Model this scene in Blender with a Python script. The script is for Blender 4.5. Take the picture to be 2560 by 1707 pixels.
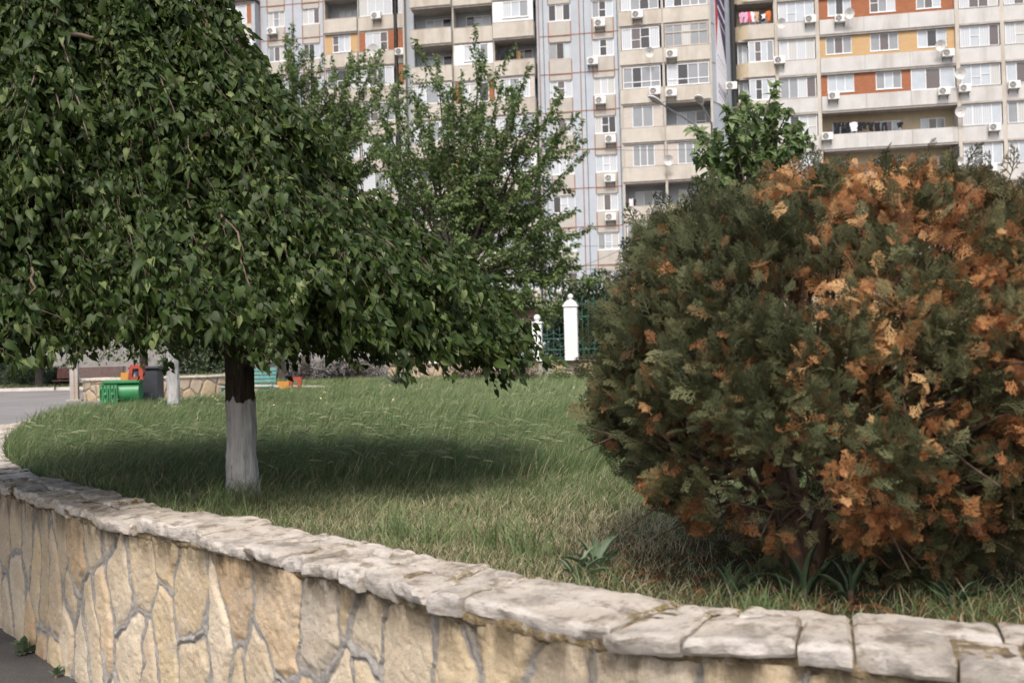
import bpy, math, random
import numpy as np
from mathutils import Vector, Matrix

for _o in list(bpy.data.objects):
    bpy.data.objects.remove(_o)
SC = bpy.context.scene
COL = SC.collection
rnd = random.Random(7)
RNG = np.random.default_rng(11)
rad = math.radians

# ---------------------------------------------------------------- camera
CAM_H = 1.70
PITCH, ROLL = rad(0.85), rad(1.5)
FWD = Vector((0, math.cos(PITCH), math.sin(PITCH)))
UP0 = Vector((0, -math.sin(PITCH), math.cos(PITCH)))
R0 = Vector((1, 0, 0))
RIGHT = math.cos(ROLL) * R0 - math.sin(ROLL) * UP0
UPV = math.sin(ROLL) * R0 + math.cos(ROLL) * UP0
CPOS = Vector((0, 0, CAM_H))
FPX = 2490.0                      # focal length in photograph pixels (2560 wide)
cam = bpy.data.cameras.new("camera")
cam.sensor_width = 36.0
cam.lens = 36.0 * FPX / 2560.0
cam.clip_start, cam.clip_end = 0.1, 3000
cam.dof.use_dof = True
cam.dof.focus_distance = 6.3
cam.dof.aperture_fstop = 3.4
camo = bpy.data.objects.new("camera", cam)
COL.objects.link(camo)
M3 = Matrix((RIGHT, UPV, -FWD)).transposed()
camo.matrix_world = Matrix.Translation(CPOS) @ M3.to_4x4()
SC.camera = camo

# ---------------------------------------------------------------- light
SUN_EL, SUN_AZ = rad(53), rad(187)          # azimuth clockwise from +Y: the sun stands behind the camera
w = bpy.data.worlds.new("World")
SC.world = w
w.use_nodes = True
nt = w.node_tree
sky = nt.nodes.new("ShaderNodeTexSky")
sky.sky_type = 'NISHITA'
sky.sun_disc = False
sky.sun_elevation = SUN_EL
sky.sun_rotation = SUN_AZ
sky.dust_density = 5.0
sky.air_density = 1.0
bg = nt.nodes["Background"]
bg.inputs[1].default_value = 0.15
nt.links.new(sky.outputs[0], bg.inputs[0])
sl = bpy.data.lights.new("sun", 'SUN')
sl.energy = 1.55
sl.angle = rad(8)
sl.color = (1.0, 0.99, 0.98)
so = bpy.data.objects.new("sun", sl)
COL.objects.link(so)
sdir = Vector((math.sin(SUN_AZ) * math.cos(SUN_EL), math.cos(SUN_AZ) * math.cos(SUN_EL), math.sin(SUN_EL)))
so.rotation_euler = (-sdir).to_track_quat('-Z', 'Y').to_euler()
so.location = sdir * 60
SC.view_settings.view_transform = 'Standard'
SC.view_settings.look = 'None'
SC.view_settings.exposure = 0.74
SC.view_settings.gamma = 1.0
SC.cycles.max_bounces = 8
SC.cycles.transparent_max_bounces = 8

# ---------------------------------------------------------------- helpers
S = 2560.0 / 2352.0               # notes were taken on a 2352 px wide view

def ray(px, py):
    return FWD + RIGHT * ((px - 1280.0) / FPX) - UPV * ((py - 853.5) / FPX)

def at_y(px, py, y):              # the point seen at pixel (2352-wide view) and distance y
    d = ray(px * S, py * S)
    return CPOS + d * (y / d.y)

def at_z(px, py, z):
    d = ray(px * S, py * S)
    return CPOS + d * ((z - CAM_H) / d.z)

def obj(name, me, parent=None, loc=None, rotz=None):
    o = bpy.data.objects.new(name, me)
    COL.objects.link(o)
    if parent is not None:
        o.parent = parent
    if loc is not None:
        o.location = loc
    if rotz is not None:
        o.rotation_euler = (0, 0, rotz)
    return o

def tag(o, label, cat, group=None):
    o["label"] = label
    o["category"] = cat
    if group:
        o["group"] = group
    return o

def thing(name, label, cat, loc=(0, 0, 0), rotz=0.0, group=None):
    o = obj(name, None, None, loc, rotz)
    o.empty_display_size = 0.2
    return tag(o, label, cat, group)

def kind(o, k):
    o["kind"] = k
    return o

def children(o):
    return [c for c in bpy.data.objects if c.parent == o]

def copy_tree(o, kids, parent=None):
    c = o.copy()
    COL.objects.link(c)
    if parent is not None:
        c.parent = parent
    for ch, sub in kids:
        copy_tree(ch, sub, c)
    return c

def kid_list(o):
    return [(c, kid_list(c)) for c in children(o)]

def np_mesh(name, verts, faces, mats, smooth=False, attrs=None, fmat=None):
    """verts (N,3); faces: list of int arrays (M,k)"""
    me = bpy.data.meshes.new(name)
    verts = np.asarray(verts, dtype=np.float32).reshape(-1, 3)
    if not isinstance(faces, list):
        faces = [faces]
    faces = [np.asarray(f, dtype=np.int32) for f in faces if len(f)]
    me.vertices.add(len(verts))
    me.vertices.foreach_set("co", verts.ravel())
    nl = sum(f.size for f in faces)
    npol = sum(len(f) for f in faces)
    me.loops.add(nl)
    me.loops.foreach_set("vertex_index", np.concatenate([f.ravel() for f in faces]))
    me.polygons.add(npol)
    tot = np.concatenate([np.full(len(f), f.shape[1], dtype=np.int32) for f in faces])
    st = np.concatenate([[0], np.cumsum(tot)[:-1]]).astype(np.int32)
    me.polygons.foreach_set("loop_start", st)
    me.polygons.foreach_set("loop_total", tot)
    for m in (mats if isinstance(mats, (list, tuple)) else [mats]):
        me.materials.append(m)
    if fmat is not None:
        me.polygons.foreach_set("material_index", np.asarray(fmat, dtype=np.int32))
    me.update(calc_edges=True)
    me.polygons.foreach_set("use_smooth", np.full(npol, bool(smooth)))
    for k, v in (attrs or {}).items():
        a = me.attributes.new(k, 'FLOAT', 'POINT')
        a.data.foreach_set("value", np.asarray(v, dtype=np.float32))
    me.validate()
    return me

def _hash(ix, iy, iz):
    h = (ix * 374761393 + iy * 668265263 + iz * 1274126177) & 0xFFFFFFFF
    h = ((h ^ (h >> 13)) * 1274126177) & 0xFFFFFFFF
    h = (h ^ (h >> 16)) & 0xFFFFFFFF
    return h.astype(np.float64) / 4294967295.0

def vnoise(p):
    p = np.asarray(p, dtype=np.float64)
    i = np.floor(p).astype(np.int64)
    f = p - i
    f = f * f * (3 - 2 * f)
    r = 0
    for dx in (0, 1):
        wx = f[..., 0] if dx else 1 - f[..., 0]
        for dy in (0, 1):
            wy = f[..., 1] if dy else 1 - f[..., 1]
            for dz in (0, 1):
                wz = f[..., 2] if dz else 1 - f[..., 2]
                r = r + wx * wy * wz * _hash(i[..., 0] + dx, i[..., 1] + dy, i[..., 2] + dz)
    return r

def fbm(p, scale=1.0, octv=4, seed=0):
    p = np.asarray(p, dtype=np.float64) * scale + seed * 17.31
    a, s, t = 0.5, 0.0, 0.0
    for k in range(octv):
        s = s + a * vnoise(p)
        t += a
        a *= 0.5
        p = p * 2.03 + 5.7
    return s / t - 0.5             # about -0.5 .. 0.5

def sstep(a, b, x):
    t = np.clip((x - a) / (b - a), 0, 1)
    return t * t * (3 - 2 * t)

class MB:
    """collects boxes, tubes, revolved shapes into one mesh with material slots"""
    def __init__(s):
        s.v, s.f, s.m, s.n = [], {}, {}, 0
    def add(s, verts, faces, mi=0):
        verts = np.asarray(verts, dtype=float).reshape(-1, 3)
        for f in faces:
            k = len(f)
            s.f.setdefault(k, []).append([i + s.n for i in f])
            s.m.setdefault(k, []).append(mi)
        s.v.append(verts)
        s.n += len(verts)
        return s
    def box(s, x0, x1, y0, y1, z0, z1, mi=0, bev=0.0):
        if bev > 0:
            return s.bevbox(x0, x1, y0, y1, z0, z1, bev, mi)
        v = [(x0, y0, z0), (x1, y0, z0), (x1, y1, z0), (x0, y1, z0), (x0, y0, z1), (x1, y0, z1), (x1, y1, z1), (x0, y1, z1)]
        return s.add(v, [(0, 3, 2, 1), (4, 5, 6, 7), (0, 1, 5, 4), (1, 2, 6, 5), (2, 3, 7, 6), (3, 0, 4, 7)], mi)
    def bevbox(s, x0, x1, y0, y1, z0, z1, b, mi=0):
        rings = []
        for z, i in ((z0, b), (z0 + b, 0), (z1 - b, 0), (z1, b)):
            q = b * 0.999
            xa, xb, ya, yb = x0 + i, x1 - i, y0 + i, y1 - i
            c = b * 0.6
            rings.append([(xa + c, ya, z), (xb - c, ya, z), (xb, ya + c, z), (xb, yb - c, z), (xb - c, yb, z), (xa + c, yb, z), (xa, yb - c, z), (xa, ya + c, z)])
        v = [p for r in rings for p in r]
        f = []
        for k in range(3):
            for j in range(8):
                f.append((k * 8 + j, k * 8 + (j + 1) % 8, k * 8 + 8 + (j + 1) % 8, k * 8 + 8 + j))
        f.append(tuple(range(7, -1, -1)))
        f.append(tuple(range(24, 32)))
        return s.add(v, f, mi)
    def tube(s, pts, r, n=6, mi=0, cap=True):
        pts = [Vector(p) for p in pts]
        rr = r if isinstance(r, (list, tuple, np.ndarray)) else [r] * len(pts)
        v, f = [], []
        ref = Vector((0.31, 0.17, 0.93))
        for i, p in enumerate(pts):
            t = (pts[min(i + 1, len(pts) - 1)] - pts[max(i - 1, 0)])
            if t.length < 1e-9:
                t = Vector((0, 0, 1))
            t.normalize()
            if abs(t.dot(ref)) > 0.97:
                ref = Vector((0.9, 0.3, 0.1))
            a = t.cross(ref).normalized()
            b = t.cross(a)
            for j in range(n):
                q = 2 * math.pi * j / n
                v.append(p + (a * math.cos(q) + b * math.sin(q)) * rr[i])
        for i in range(len(pts) - 1):
            for j in range(n):
                f.append((i * n + j, i * n + (j + 1) % n, (i + 1) * n + (j + 1) % n, (i + 1) * n + j))
        if cap:
            f.append(tuple(range(n)))
            f.append(tuple(range((len(pts) - 1) * n + n - 1, (len(pts) - 1) * n - 1, -1)))
        return s.add(v, f, mi)
    def lathe(s, prof, c=(0, 0, 0), n=16, mi=0):
        v, f = [], []
        for (r, z) in prof:
            for j in range(n):
                q = 2 * math.pi * j / n
                v.append((c[0] + r * math.cos(q), c[1] + r * math.sin(q), c[2] + z))
        for i in range(len(prof) - 1):
            for j in range(n):
                f.append((i * n + j, i * n + (j + 1) % n, (i + 1) * n + (j + 1) % n, (i + 1) * n + j))
        f.append(tuple(range(n - 1, -1, -1)))
        f.append(tuple(range((len(prof) - 1) * n, len(prof) * n)))
        return s.add(v, f, mi)
    def prism(s, poly, axis, a, b, mi=0):
        """poly in the two other axes (x,z for axis y; y,z for axis x; x,y for axis z), extruded a..b"""
        n = len(poly)
        def P(p, t):
            return (t, p[0], p[1]) if axis == 'x' else (p[0], t, p[1]) if axis == 'y' else (p[0], p[1], t)
        v = [P(p, a) for p in poly] + [P(p, b) for p in poly]
        f = [(i, (i + 1) % n, n + (i + 1) % n, n + i) for i in range(n)]
        f += [tuple(range(n - 1, -1, -1)), tuple(range(n, 2 * n))]
        return s.add(v, f, mi)
    def mesh(s, name, mats, smooth=False):
        v = np.concatenate(s.v)
        ks = sorted(s.f)
        return np_mesh(name, v, [np.array(s.f[k]) for k in ks], mats, smooth, None, np.concatenate([s.m[k] for k in ks]))
    def build(s, name, mats, parent=None, loc=None, rotz=None, smooth=False):
        return obj(name, s.mesh(name, mats, smooth), parent, loc, rotz)

def auto_smooth(o, ang=40):
    me = o.data
    me.polygons.foreach_set("use_smooth", np.ones(len(me.polygons), dtype=bool))
    try:
        me.set_sharp_from_angle(angle=rad(ang))
    except Exception:
        pass

# ---------------------------------------------------------------- materials
class NT:
    def __init__(s, name):
        s.m = bpy.data.materials.new(name)
        s.m.use_nodes = True
        s.t = s.m.node_tree
        s.p = s.t.nodes["Principled BSDF"]
        s.out = s.t.nodes["Material Output"]
    def n(s, typ, **kw):
        nd = s.t.nodes.new("ShaderNode" + typ)
        for k, v in kw.items():
            setattr(nd, k, v)
        return nd
    def l(s, a, b):
        s.t.links.new(a, b)
    def coord(s, kind="Object", scale=(1, 1, 1)):
        tc = s.n("TexCoord")
        mp = s.n("Mapping")
        mp.inputs["Scale"].default_value = scale
        s.l(tc.outputs[kind], mp.inputs[0])
        return mp.outputs[0]
    def noise(s, vec, scale, detail=4, rough=0.55):
        nd = s.n("TexNoise")
        nd.inputs["Scale"].default_value = scale
        nd.inputs["Detail"].default_value = detail
        nd.inputs["Roughness"].default_value = rough
        s.l(vec, nd.inputs["Vector"])
        return nd.outputs[0]
    def ramp(s, fac, stops, interp='LINEAR'):
        r = s.n("ValToRGB")
        r.color_ramp.interpolation = interp
        e = r.color_ramp.elements
        while len(e) < len(stops):
            e.new(0.5)
        for i, (p, c) in enumerate(stops):
            e[i].position = p
            e[i].color = (*c, 1) if len(c) == 3 else c
        s.l(fac, r.inputs[0])
        return r.outputs[0]
    def fac(s, fac, a, b, lo=0.0, hi=1.0):
        mr = s.n("MapRange")
        mr.inputs[1].default_value, mr.inputs[2].default_value = a, b
        mr.inputs[3].default_value, mr.inputs[4].default_value = lo, hi
        s.l(fac, mr.inputs[0])
        return mr.outputs[0]
    def mix(s, f, a, b, blend='MIX'):
        mx = s.n("MixRGB", blend_type=blend)
        for k, x in ((0, f), (1, a), (2, b)):
            if hasattr(x, "is_output"):
                s.l(x, mx.inputs[k])
            elif k == 0:
                mx.inputs[0].default_value = x
            else:
                mx.inputs[k].default_value = (*x, 1)
        return mx.outputs[0]
    def math(s, op, a, b=0.0):
        nd = s.n("Math", operation=op)
        for k, x in ((0, a), (1, b)):
            if hasattr(x, "is_output"):
                s.l(x, nd.inputs[k])
            else:
                nd.inputs[k].default_value = x
        return nd.outputs[0]
    def attr(s, name):
        a = s.n("Attribute", attribute_name=name)
        return a.outputs["Fac"]
    def bump(s, h, strength=0.5, dist=0.01):
        b = s.n("Bump")
        b.inputs["Strength"].default_value = strength
        b.inputs["Distance"].default_value = dist
        s.l(h, b.inputs["Height"])
        s.l(b.outputs[0], s.p.inputs["Normal"])
    def base(s, c, rough=0.8, spec=0.3, metal=0.0):
        if hasattr(c, "is_output"):
            s.l(c, s.p.inputs["Base Color"])
        else:
            s.p.inputs["Base Color"].default_value = (*c, 1)
        s.p.inputs["Roughness"].default_value = rough
        s.p.inputs["Specular IOR Level"].default_value = spec
        s.p.inputs["Metallic"].default_value = metal
        return s.m
    def translucent(s, col, amount):
        tr = s.n("BsdfTranslucent")
        if hasattr(col, "is_output"):
            s.l(col, tr.inputs[0])
        else:
            tr.inputs[0].default_value = (*col, 1)
        mx = s.n("MixShader")
        mx.inputs[0].default_value = amount
        s.l(s.p.outputs[0], mx.inputs[1])
        s.l(tr.outputs[0], mx.inputs[2])
        s.l(mx.outputs[0], s.out.inputs[0])

def plain(name, c, rough=0.6, var=0.15, scale=6, spec=0.3, metal=0.0, bump=0.0, stain=None, sstr=0.5):
    """painted or cast surface with uneven tone; stain = colour of runs and dirt"""
    k = NT(name)
    v = k.coord()
    n = k.noise(v, scale, 6)
    lo = tuple(x * (1 - var) for x in c)
    hi = tuple(min(1, x * (1 + var)) for x in c)
    col = k.ramp(n, [(0.3, lo), (0.7, hi)])
    if stain:
        vs = k.coord("Object", (1, 1, 0.16))
        n2 = k.noise(vs, scale * 0.55, 7, 0.65)
        f = k.fac(n2, 0.49, 0.70, 0, sstr)
        col = k.mix(f, col, stain)
    if bump:
        k.bump(k.noise(v, scale * 8, 4), bump, 0.01)
    return k.base(col, rough, spec, metal)

def leafmat(name, dark, mid, light, trans=0.3, rough=0.45, spec=0.35, tcol=None, scale=1.0):
    k = NT(name)
    t = k.attr("tint")
    col = k.ramp(t, [(0.0, dark), (0.5, mid), (1.0, light)])
    n = k.noise(k.coord("Object"), 40 * scale, 3)
    col = k.mix(k.fac(n, 0.3, 0.7, 0, 0.35), col, tuple(x * 0.7 for x in mid))
    k.base(col, rough, spec)
    k.translucent(k.mix(0.5, col, tcol or tuple(min(1, x * 1.5) for x in mid), 'MIX'), trans)
    return k.m

def barkmat(name, a, b, scale=18):
    k = NT(name)
    v = k.coord("Object", (1, 1, 0.22))
    n = k.noise(v, scale, 8, 0.65)
    k.bump(n, 0.9, 0.02)
    return k.base(k.ramp(n, [(0.32, a), (0.68, b)]), 0.9, 0.15)

# ---------------------------------------------------------------- ground
def ground_z(x, y):
    x, y = np.asarray(x, float), np.asarray(y, float)
    return 0.90 * sstep(6.2, 17.0, y) - 0.012

def asphalt():
    k = NT("asphalt")
    v = k.coord("Object")
    n = k.noise(v, 0.7, 5)
    g = k.noise(v, 160, 2)
    c = k.ramp(n, [(0.3, (0.13, 0.122, 0.115)), (0.7, (0.21, 0.198, 0.187))])
    c = k.mix(k.fac(g, 0.35, 0.75, 0, 0.5), c, (0.30, 0.28, 0.26))
    k.bump(g, 0.6, 0.006)
    return k.base(c, 0.9, 0.2)
M_ASPH = asphalt()
def asphalt_dark():
    k = NT("asphalt_dark")
    v = k.coord("Object")
    n = k.noise(v, 2.5, 6)
    g = k.noise(v, 120, 3)
    c = k.ramp(n, [(0.3, (0.045, 0.042, 0.04)), (0.7, (0.09, 0.083, 0.078))])
    c = k.mix(k.fac(g, 0.45, 0.75, 0, 0.6), c, (0.17, 0.155, 0.14))
    k.bump(g, 0.8, 0.008)
    return k.base(c, 0.9, 0.2)
M_ASPHD = asphalt_dark()

xs = np.concatenate([[-600, -200, -80], np.arange(-40, 40.1, 2.0), [80, 200, 600]])
ys = np.concatenate([[-300, -60, -10], np.arange(4, 20.1, 0.5), [30, 45, 60, 90, 150, 300, 900]])
gx, gy = np.meshgrid(xs, ys)
gv = np.stack([gx, gy, ground_z(gx, gy)], -1).reshape(-1, 3)
nx, ny = len(xs), len(ys)
ii = np.arange((ny - 1) * nx).reshape(ny - 1, nx)[:, :-1].ravel()
kind(obj("pavement", np_mesh("pavement", gv, np.stack([ii, ii + 1, ii + nx + 1, ii + nx], -1), M_ASPH, True)), "structure")

# darker patched street where the photographer stands
sx = np.arange(-9, 6.1, 0.5); sy = np.arange(-4, 7.1, 0.5)
gx, gy = np.meshgrid(sx, sy)
gv = np.stack([gx, gy, ground_z(gx, gy) + 0.006], -1).reshape(-1, 3)
ii = np.arange((len(sy) - 1) * len(sx)).reshape(len(sy) - 1, len(sx))[:, :-1].ravel()
kind(obj("street", np_mesh("street", gv, np.stack([ii, ii + 1, ii + len(sx) + 1, ii + len(sx)], -1), M_ASPHD, True)), "structure")

# ---------------------------------------------------------------- garden wall
def catmull(pts, step):
    P = [np.array(p, float) for p in pts]
    P = [2 * P[0] - P[1]] + P + [2 * P[-1] - P[-2]]
    out = []
    for i in range(1, len(P) - 2):
        L = np.linalg.norm(P[i + 1] - P[i])
        n = max(2, int(L / step))
        for t in np.linspace(0, 1, n, endpoint=False):
            a, b, c, d = P[i - 1], P[i], P[i + 1], P[i + 2]
            out.append(0.5 * ((2 * b) + (-a + c) * t + (2 * a - 5 * b + 4 * c - d) * t * t + (-a + 3 * b - 3 * c + d) * t ** 3))
    out.append(P[-2])
    return np.array(out)

INNER = [(9, 2.1), (5, 2.1), (2.6, 2.30), (1.35, 2.66), (0.86, 2.86), (0.53, 3.0), (0.09, 3.33), (-0.32, 3.8), (-0.71, 4.18), (-1.32, 4.82),
         (-1.81, 5.27), (-2.44, 5.98), (-3.62, 7.39), (-4.6, 8.98), (-5.69, 11.31), (-6.75, 14.4), (-7.15, 16.6), (-6.85, 18.2),
         (-6.4, 19.3), (-6.1, 21.0), (-5.85, 22.9), (-5.0, 24.6), (-3.6, 26.0), (-2.0, 27.0), (0, 27.5), (4, 27.7), (9, 28.0)]
IN = catmull(INNER, 0.05)
seg = np.linalg.norm(np.diff(IN, axis=0), axis=1)
SL = np.concatenate([[0], np.cumsum(seg)])
# smooth tangents and outward normals along the inner line
_t = np.gradient(IN, SL, axis=0)
_kern = np.ones(9) / 9
for a in (0, 1):
    _t[:, a] = np.convolve(np.pad(_t[:, a], 4, mode='edge'), _kern, 'valid')
_t /= np.linalg.norm(_t, axis=1)[:, None]
NRM = np.stack([-_t[:, 1], _t[:, 0]], -1)          # candidates; flip so that it points out of the bed
if NRM[5] @ np.array([0, -1]) < 0:
    NRM = -NRM
def path(s, off):
    x = np.interp(s, SL, IN[:, 0]); y = np.interp(s, SL, IN[:, 1])
    a = np.interp(s, SL, NRM[:, 0]); b = np.interp(s, SL, NRM[:, 1])
    return x + a * off, y + b * off
def s_at(x, y):
    return SL[np.argmin((IN[:, 0] - x) ** 2 + (IN[:, 1] - y) ** 2)]

CW = 0.36
S0, S1 = s_at(2.6, 2.3), s_at(-4.6, 8.98)
SEND = SL[-1]

def wallmat():
    k = NT("rubble_stone")
    sid, mor, hh = k.attr("sid"), k.attr("mortar"), k.attr("grime")
    v = k.coord("Object")
    st = k.ramp(sid, [(0.0, (0.54, 0.435, 0.29)), (0.2, (0.61, 0.525, 0.40)), (0.38, (0.46, 0.38, 0.265)), (0.55, (0.60, 0.475, 0.30)), (0.72, (0.48, 0.43, 0.355)), (0.86, (0.52, 0.365, 0.21)), (1.0, (0.61, 0.54, 0.43))])
    n1 = k.noise(v, 5.5, 7, 0.62)
    st = k.mix(k.fac(n1, 0.42, 0.66, 0, 0.5), st, (0.38, 0.275, 0.165))
    n2 = k.noise(v, 11, 6, 0.6)
    st = k.mix(k.fac(n2, 0.5, 0.72, 0, 0.6), st, (0.56, 0.485, 0.38))
    n3 = k.noise(v, 60, 4, 0.7)
    st = k.mix(k.fac(n3, 0.58, 0.78, 0, 0.7), st, (0.19, 0.14, 0.09))
    n5 = k.noise(v, 3.1, 4, 0.6)
    st = k.mix(k.fac(n5, 0.5, 0.66, 0, 0.42), st, (0.38, 0.345, 0.30))
    n6 = k.noise(v, 150, 3, 0.6)
    st = k.mix(k.fac(n6, 0.5, 0.75, 0, 0.45), st, (0.27, 0.20, 0.13))
    mc = k.ramp(k.noise(v, 30, 5), [(0.3, (0.22, 0.205, 0.185)), (0.7, (0.35, 0.33, 0.30))])
    c = k.mix(mor, st, mc)
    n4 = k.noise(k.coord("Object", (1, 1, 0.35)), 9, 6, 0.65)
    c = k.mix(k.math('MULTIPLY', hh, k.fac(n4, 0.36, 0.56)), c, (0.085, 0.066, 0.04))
    k.bump(k.noise(v, 95, 7, 0.75), 0.8, 0.008)
    return k.base(c, 0.92, 0.12)
M_WALL = wallmat()

def copingmat():
    k = NT("coping_stone")
    v = k.coord("Object")
    n1 = k.noise(v, 4.5, 6, 0.6)
    c = k.ramp(n1, [(0.25, (0.39, 0.335, 0.27)), (0.5, (0.50, 0.445, 0.375)), (0.75, (0.57, 0.52, 0.455))])
    n2 = k.noise(k.coord("Object", (1, 1, 3)), 11, 8, 0.68)
    c = k.mix(k.fac(n2, 0.49, 0.63, 0, 0.85), c, (0.185, 0.15, 0.112))
    n7 = k.noise(k.coord("Object", (1, 1, 4)), 3.2, 7, 0.7)
    c = k.mix(k.fac(n7, 0.52, 0.62, 0, 0.55), c, (0.235, 0.215, 0.185))
    n3 = k.noise(v, 70, 5, 0.7)
    c = k.mix(k.fac(n3, 0.58, 0.75, 0, 0.55), c, (0.25, 0.20, 0.14))
    fr = k.attr("fresh")
    c = k.mix(k.math('MULTIPLY', fr, k.fac(n2, 0.35, 0.6, 1, 0.3)), c, (0.62, 0.58, 0.54))
    lich = k.attr("lichen")
    n4 = k.noise(v, 26, 5, 0.7)
    c = k.mix(k.math('MULTIPLY', lich, k.fac(n4, 0.46, 0.58)), c, (0.17, 0.125, 0.035))
    k.bump(k.noise(k.coord("Object", (1, 1, 2.5)), 42, 9, 0.75), 0.9, 0.014)
    return k.base(c, 0.9, 0.15)
M_COP = copingmat()
M_JOINT = (lambda k: (k.bump(k.noise(k.coord(), 60, 6), 0.9, 0.015), k.base(k.ramp(k.noise(k.coord(), 18, 6, 0.65), [(0.32, (0.05, 0.038, 0.028)), (0.44, (0.13, 0.10, 0.07)), (0.54, (0.20, 0.15, 0.075)), (0.62, (0.30, 0.26, 0.215))]), 0.95, 0.1))[1])(NT("mossy_joint"))

GW = thing("garden_wall", "curved rubble stone retaining wall with a pale flagstone coping around the raised lawn", "wall", (0, 0, 0))
# -- rubble face: real relief, each stone and joint displaced
ZT = 0.89
sA = np.arange(S0, S1, 0.0065)
sB = np.arange(S1, s_at(-7.15, 16.6), 0.06)
ss = np.concatenate([sA, sB])
zz = np.concatenate([np.linspace(-0.05, ZT, 150)])
sg, zg = np.meshgrid(ss, zz, indexing='ij')
r2 = np.random.default_rng(5)
seeds = []
s = S0 - 0.5
while s < sB[-1] + 0.5:
    wd = r2.uniform(0.13, 0.31)
    c = s + wd / 2
    if r2.random() < 0.25:
        seeds.append((c, r2.uniform(0.3, 0.6)))
        seeds.append((c + r2.uniform(-.05, .05), r2.uniform(-0.1, 0.0) if r2.random() < .5 else r2.uniform(.9, 1.0)))
    else:
        m = r2.uniform(0.34, 0.6)
        seeds.append((c + r2.uniform(-.05, .05), m + r2.uniform(0.2, 0.36)))
        seeds.append((c + r2.uniform(-.05, .05), m - r2.uniform(0.16, 0.34)))
        if r2.random() < 0.3:
            seeds.append((c + wd * r2.choice([-.5, .5]), r2.uniform(0.05, 0.85)))
    s += wd
seeds = np.array(seeds)
AN = 0.55
p3 = np.stack([sg * 3.2, zg * 2.0, np.zeros_like(sg)], -1)
p4 = np.stack([sg * 14, zg * 11, np.zeros_like(sg) + 3], -1)
us = sg + fbm(p3, 1, 3) * 0.20 + fbm(p4, 1, 3) * 0.06
uz = (zg + fbm(p3 + 9, 1, 3) * 0.22) * AN + fbm(p4 + 7, 1, 3) * 0.03
d1 = np.full(sg.shape, 9.0); d2 = np.full(sg.shape, 9.0); idn = np.zeros(sg.shape, int)
for i in range(0, len(ss), 200):
    blk = slice(i, min(i + 200, len(ss)))
    cand = np.where((seeds[:, 0] > us[blk].min() - .6) & (seeds[:, 0] < us[blk].max() + .6))[0]
    D = np.sqrt((us[blk][..., None] - seeds[cand, 0]) ** 2 + (uz[blk][..., None] - seeds[cand, 1] * AN) ** 2)
    o2 = np.argpartition(D, 1, axis=-1)[..., :2]
    da = np.take_along_axis(D, o2, -1)
    sw = da[..., 0] > da[..., 1]
    o2[sw] = o2[sw][:, ::-1]
    da = np.sort(da, -1)
    d1[blk], d2[blk], idn[blk] = da[..., 0], da[..., 1], cand[o2[..., 0]]
edge = (d2 - d1) * 0.5
hsh = _hash(idn, idn * 3 + 1, idn * 7 + 2)
mw = 0.0095 + 0.011 * (vnoise(p3 * 1.7 + 31)) ** 2
mortar = 1 - sstep(mw * 0.75, mw * 1.15, edge)
pz = np.stack([sg, zg, hsh * 40], -1)
relief = sstep(mw * 0.8, mw * 0.8 + 0.022, edge) * (0.006 + 0.012 * hsh) + fbm(pz, 9, 5) * 0.018 * (1 - mortar) + fbm(pz, 38, 4) * 0.007 - 0.0025 * sstep(.62, .72, vnoise(pz * 55)) * (1 - mortar)
bead = (1 - sstep(0.002, 0.006, edge)) * 0.009 * sstep(.35, .6, vnoise(p3 * 2.2 + 3))
groove = -0.006 * np.exp(-((edge - 0.0085) / 0.002) ** 2) * mortar
relief = relief + bead + groove + mortar * (fbm(pz, 60, 3) * 0.004)
fx, fy = path(sg, CW - 0.035 + relief)
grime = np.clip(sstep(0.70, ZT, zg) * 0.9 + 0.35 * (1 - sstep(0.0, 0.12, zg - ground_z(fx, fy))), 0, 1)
nz, nsn = len(zz), len(ss)
vv = np.stack([fx, fy, zg], -1).reshape(-1, 3)
ii = np.arange((nsn - 1) * nz).reshape(nsn - 1, nz)[:, :-1].ravel()
me = np_mesh("face", vv, np.stack([ii, ii + 1, ii + nz + 1, ii + nz], -1), M_WALL, True, {"sid": hsh.ravel(), "mortar": mortar.ravel(), "grime": grime.ravel()})
obj("face", me, GW)

# -- mortar bed between rubble and coping (also the core seen in the joints)
def strip(name, s0, s1, step, prof, mat, jit=0.0, seed=0):
    s = np.arange(s0, s1, step)
    prof = np.array(prof)
    sgr = np.repeat(s[:, None], len(prof), 1)
    off = np.repeat(prof[None, :, 0], len(s), 0)
    z = np.repeat(prof[None, :, 1], len(s), 0)
    pj = np.stack([sgr, off, z], -1)
    off = off + fbm(pj, 14, 4, seed) * jit
    z = z + fbm(pj, 11, 4, seed + 3) * jit
    x, y = path(sgr, off)
    n = len(prof)
    ii = (np.arange(len(s) - 1)[:, None] * n + np.arange(n - 1)[None]).ravel()
    return obj(name, np_mesh(name, np.stack([x, y, z], -1).reshape(-1, 3), np.stack([ii, ii + 1, ii + n + 1, ii + n], -1), mat, True), GW)
strip("mortar_bed", S0, SEND, 0.02, [(CW - 0.06, 0.83), (CW - 0.032, 0.868), (CW - 0.022, 0.882), (CW - 0.024, 0.900), (CW - 0.04, 0.928), (CW - 0.09, 0.941), (0.2, 0.943), (0.06, 0.938), (0.02, 0.90), (0.0, 0.70)], M_JOINT, 0.028)

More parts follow.
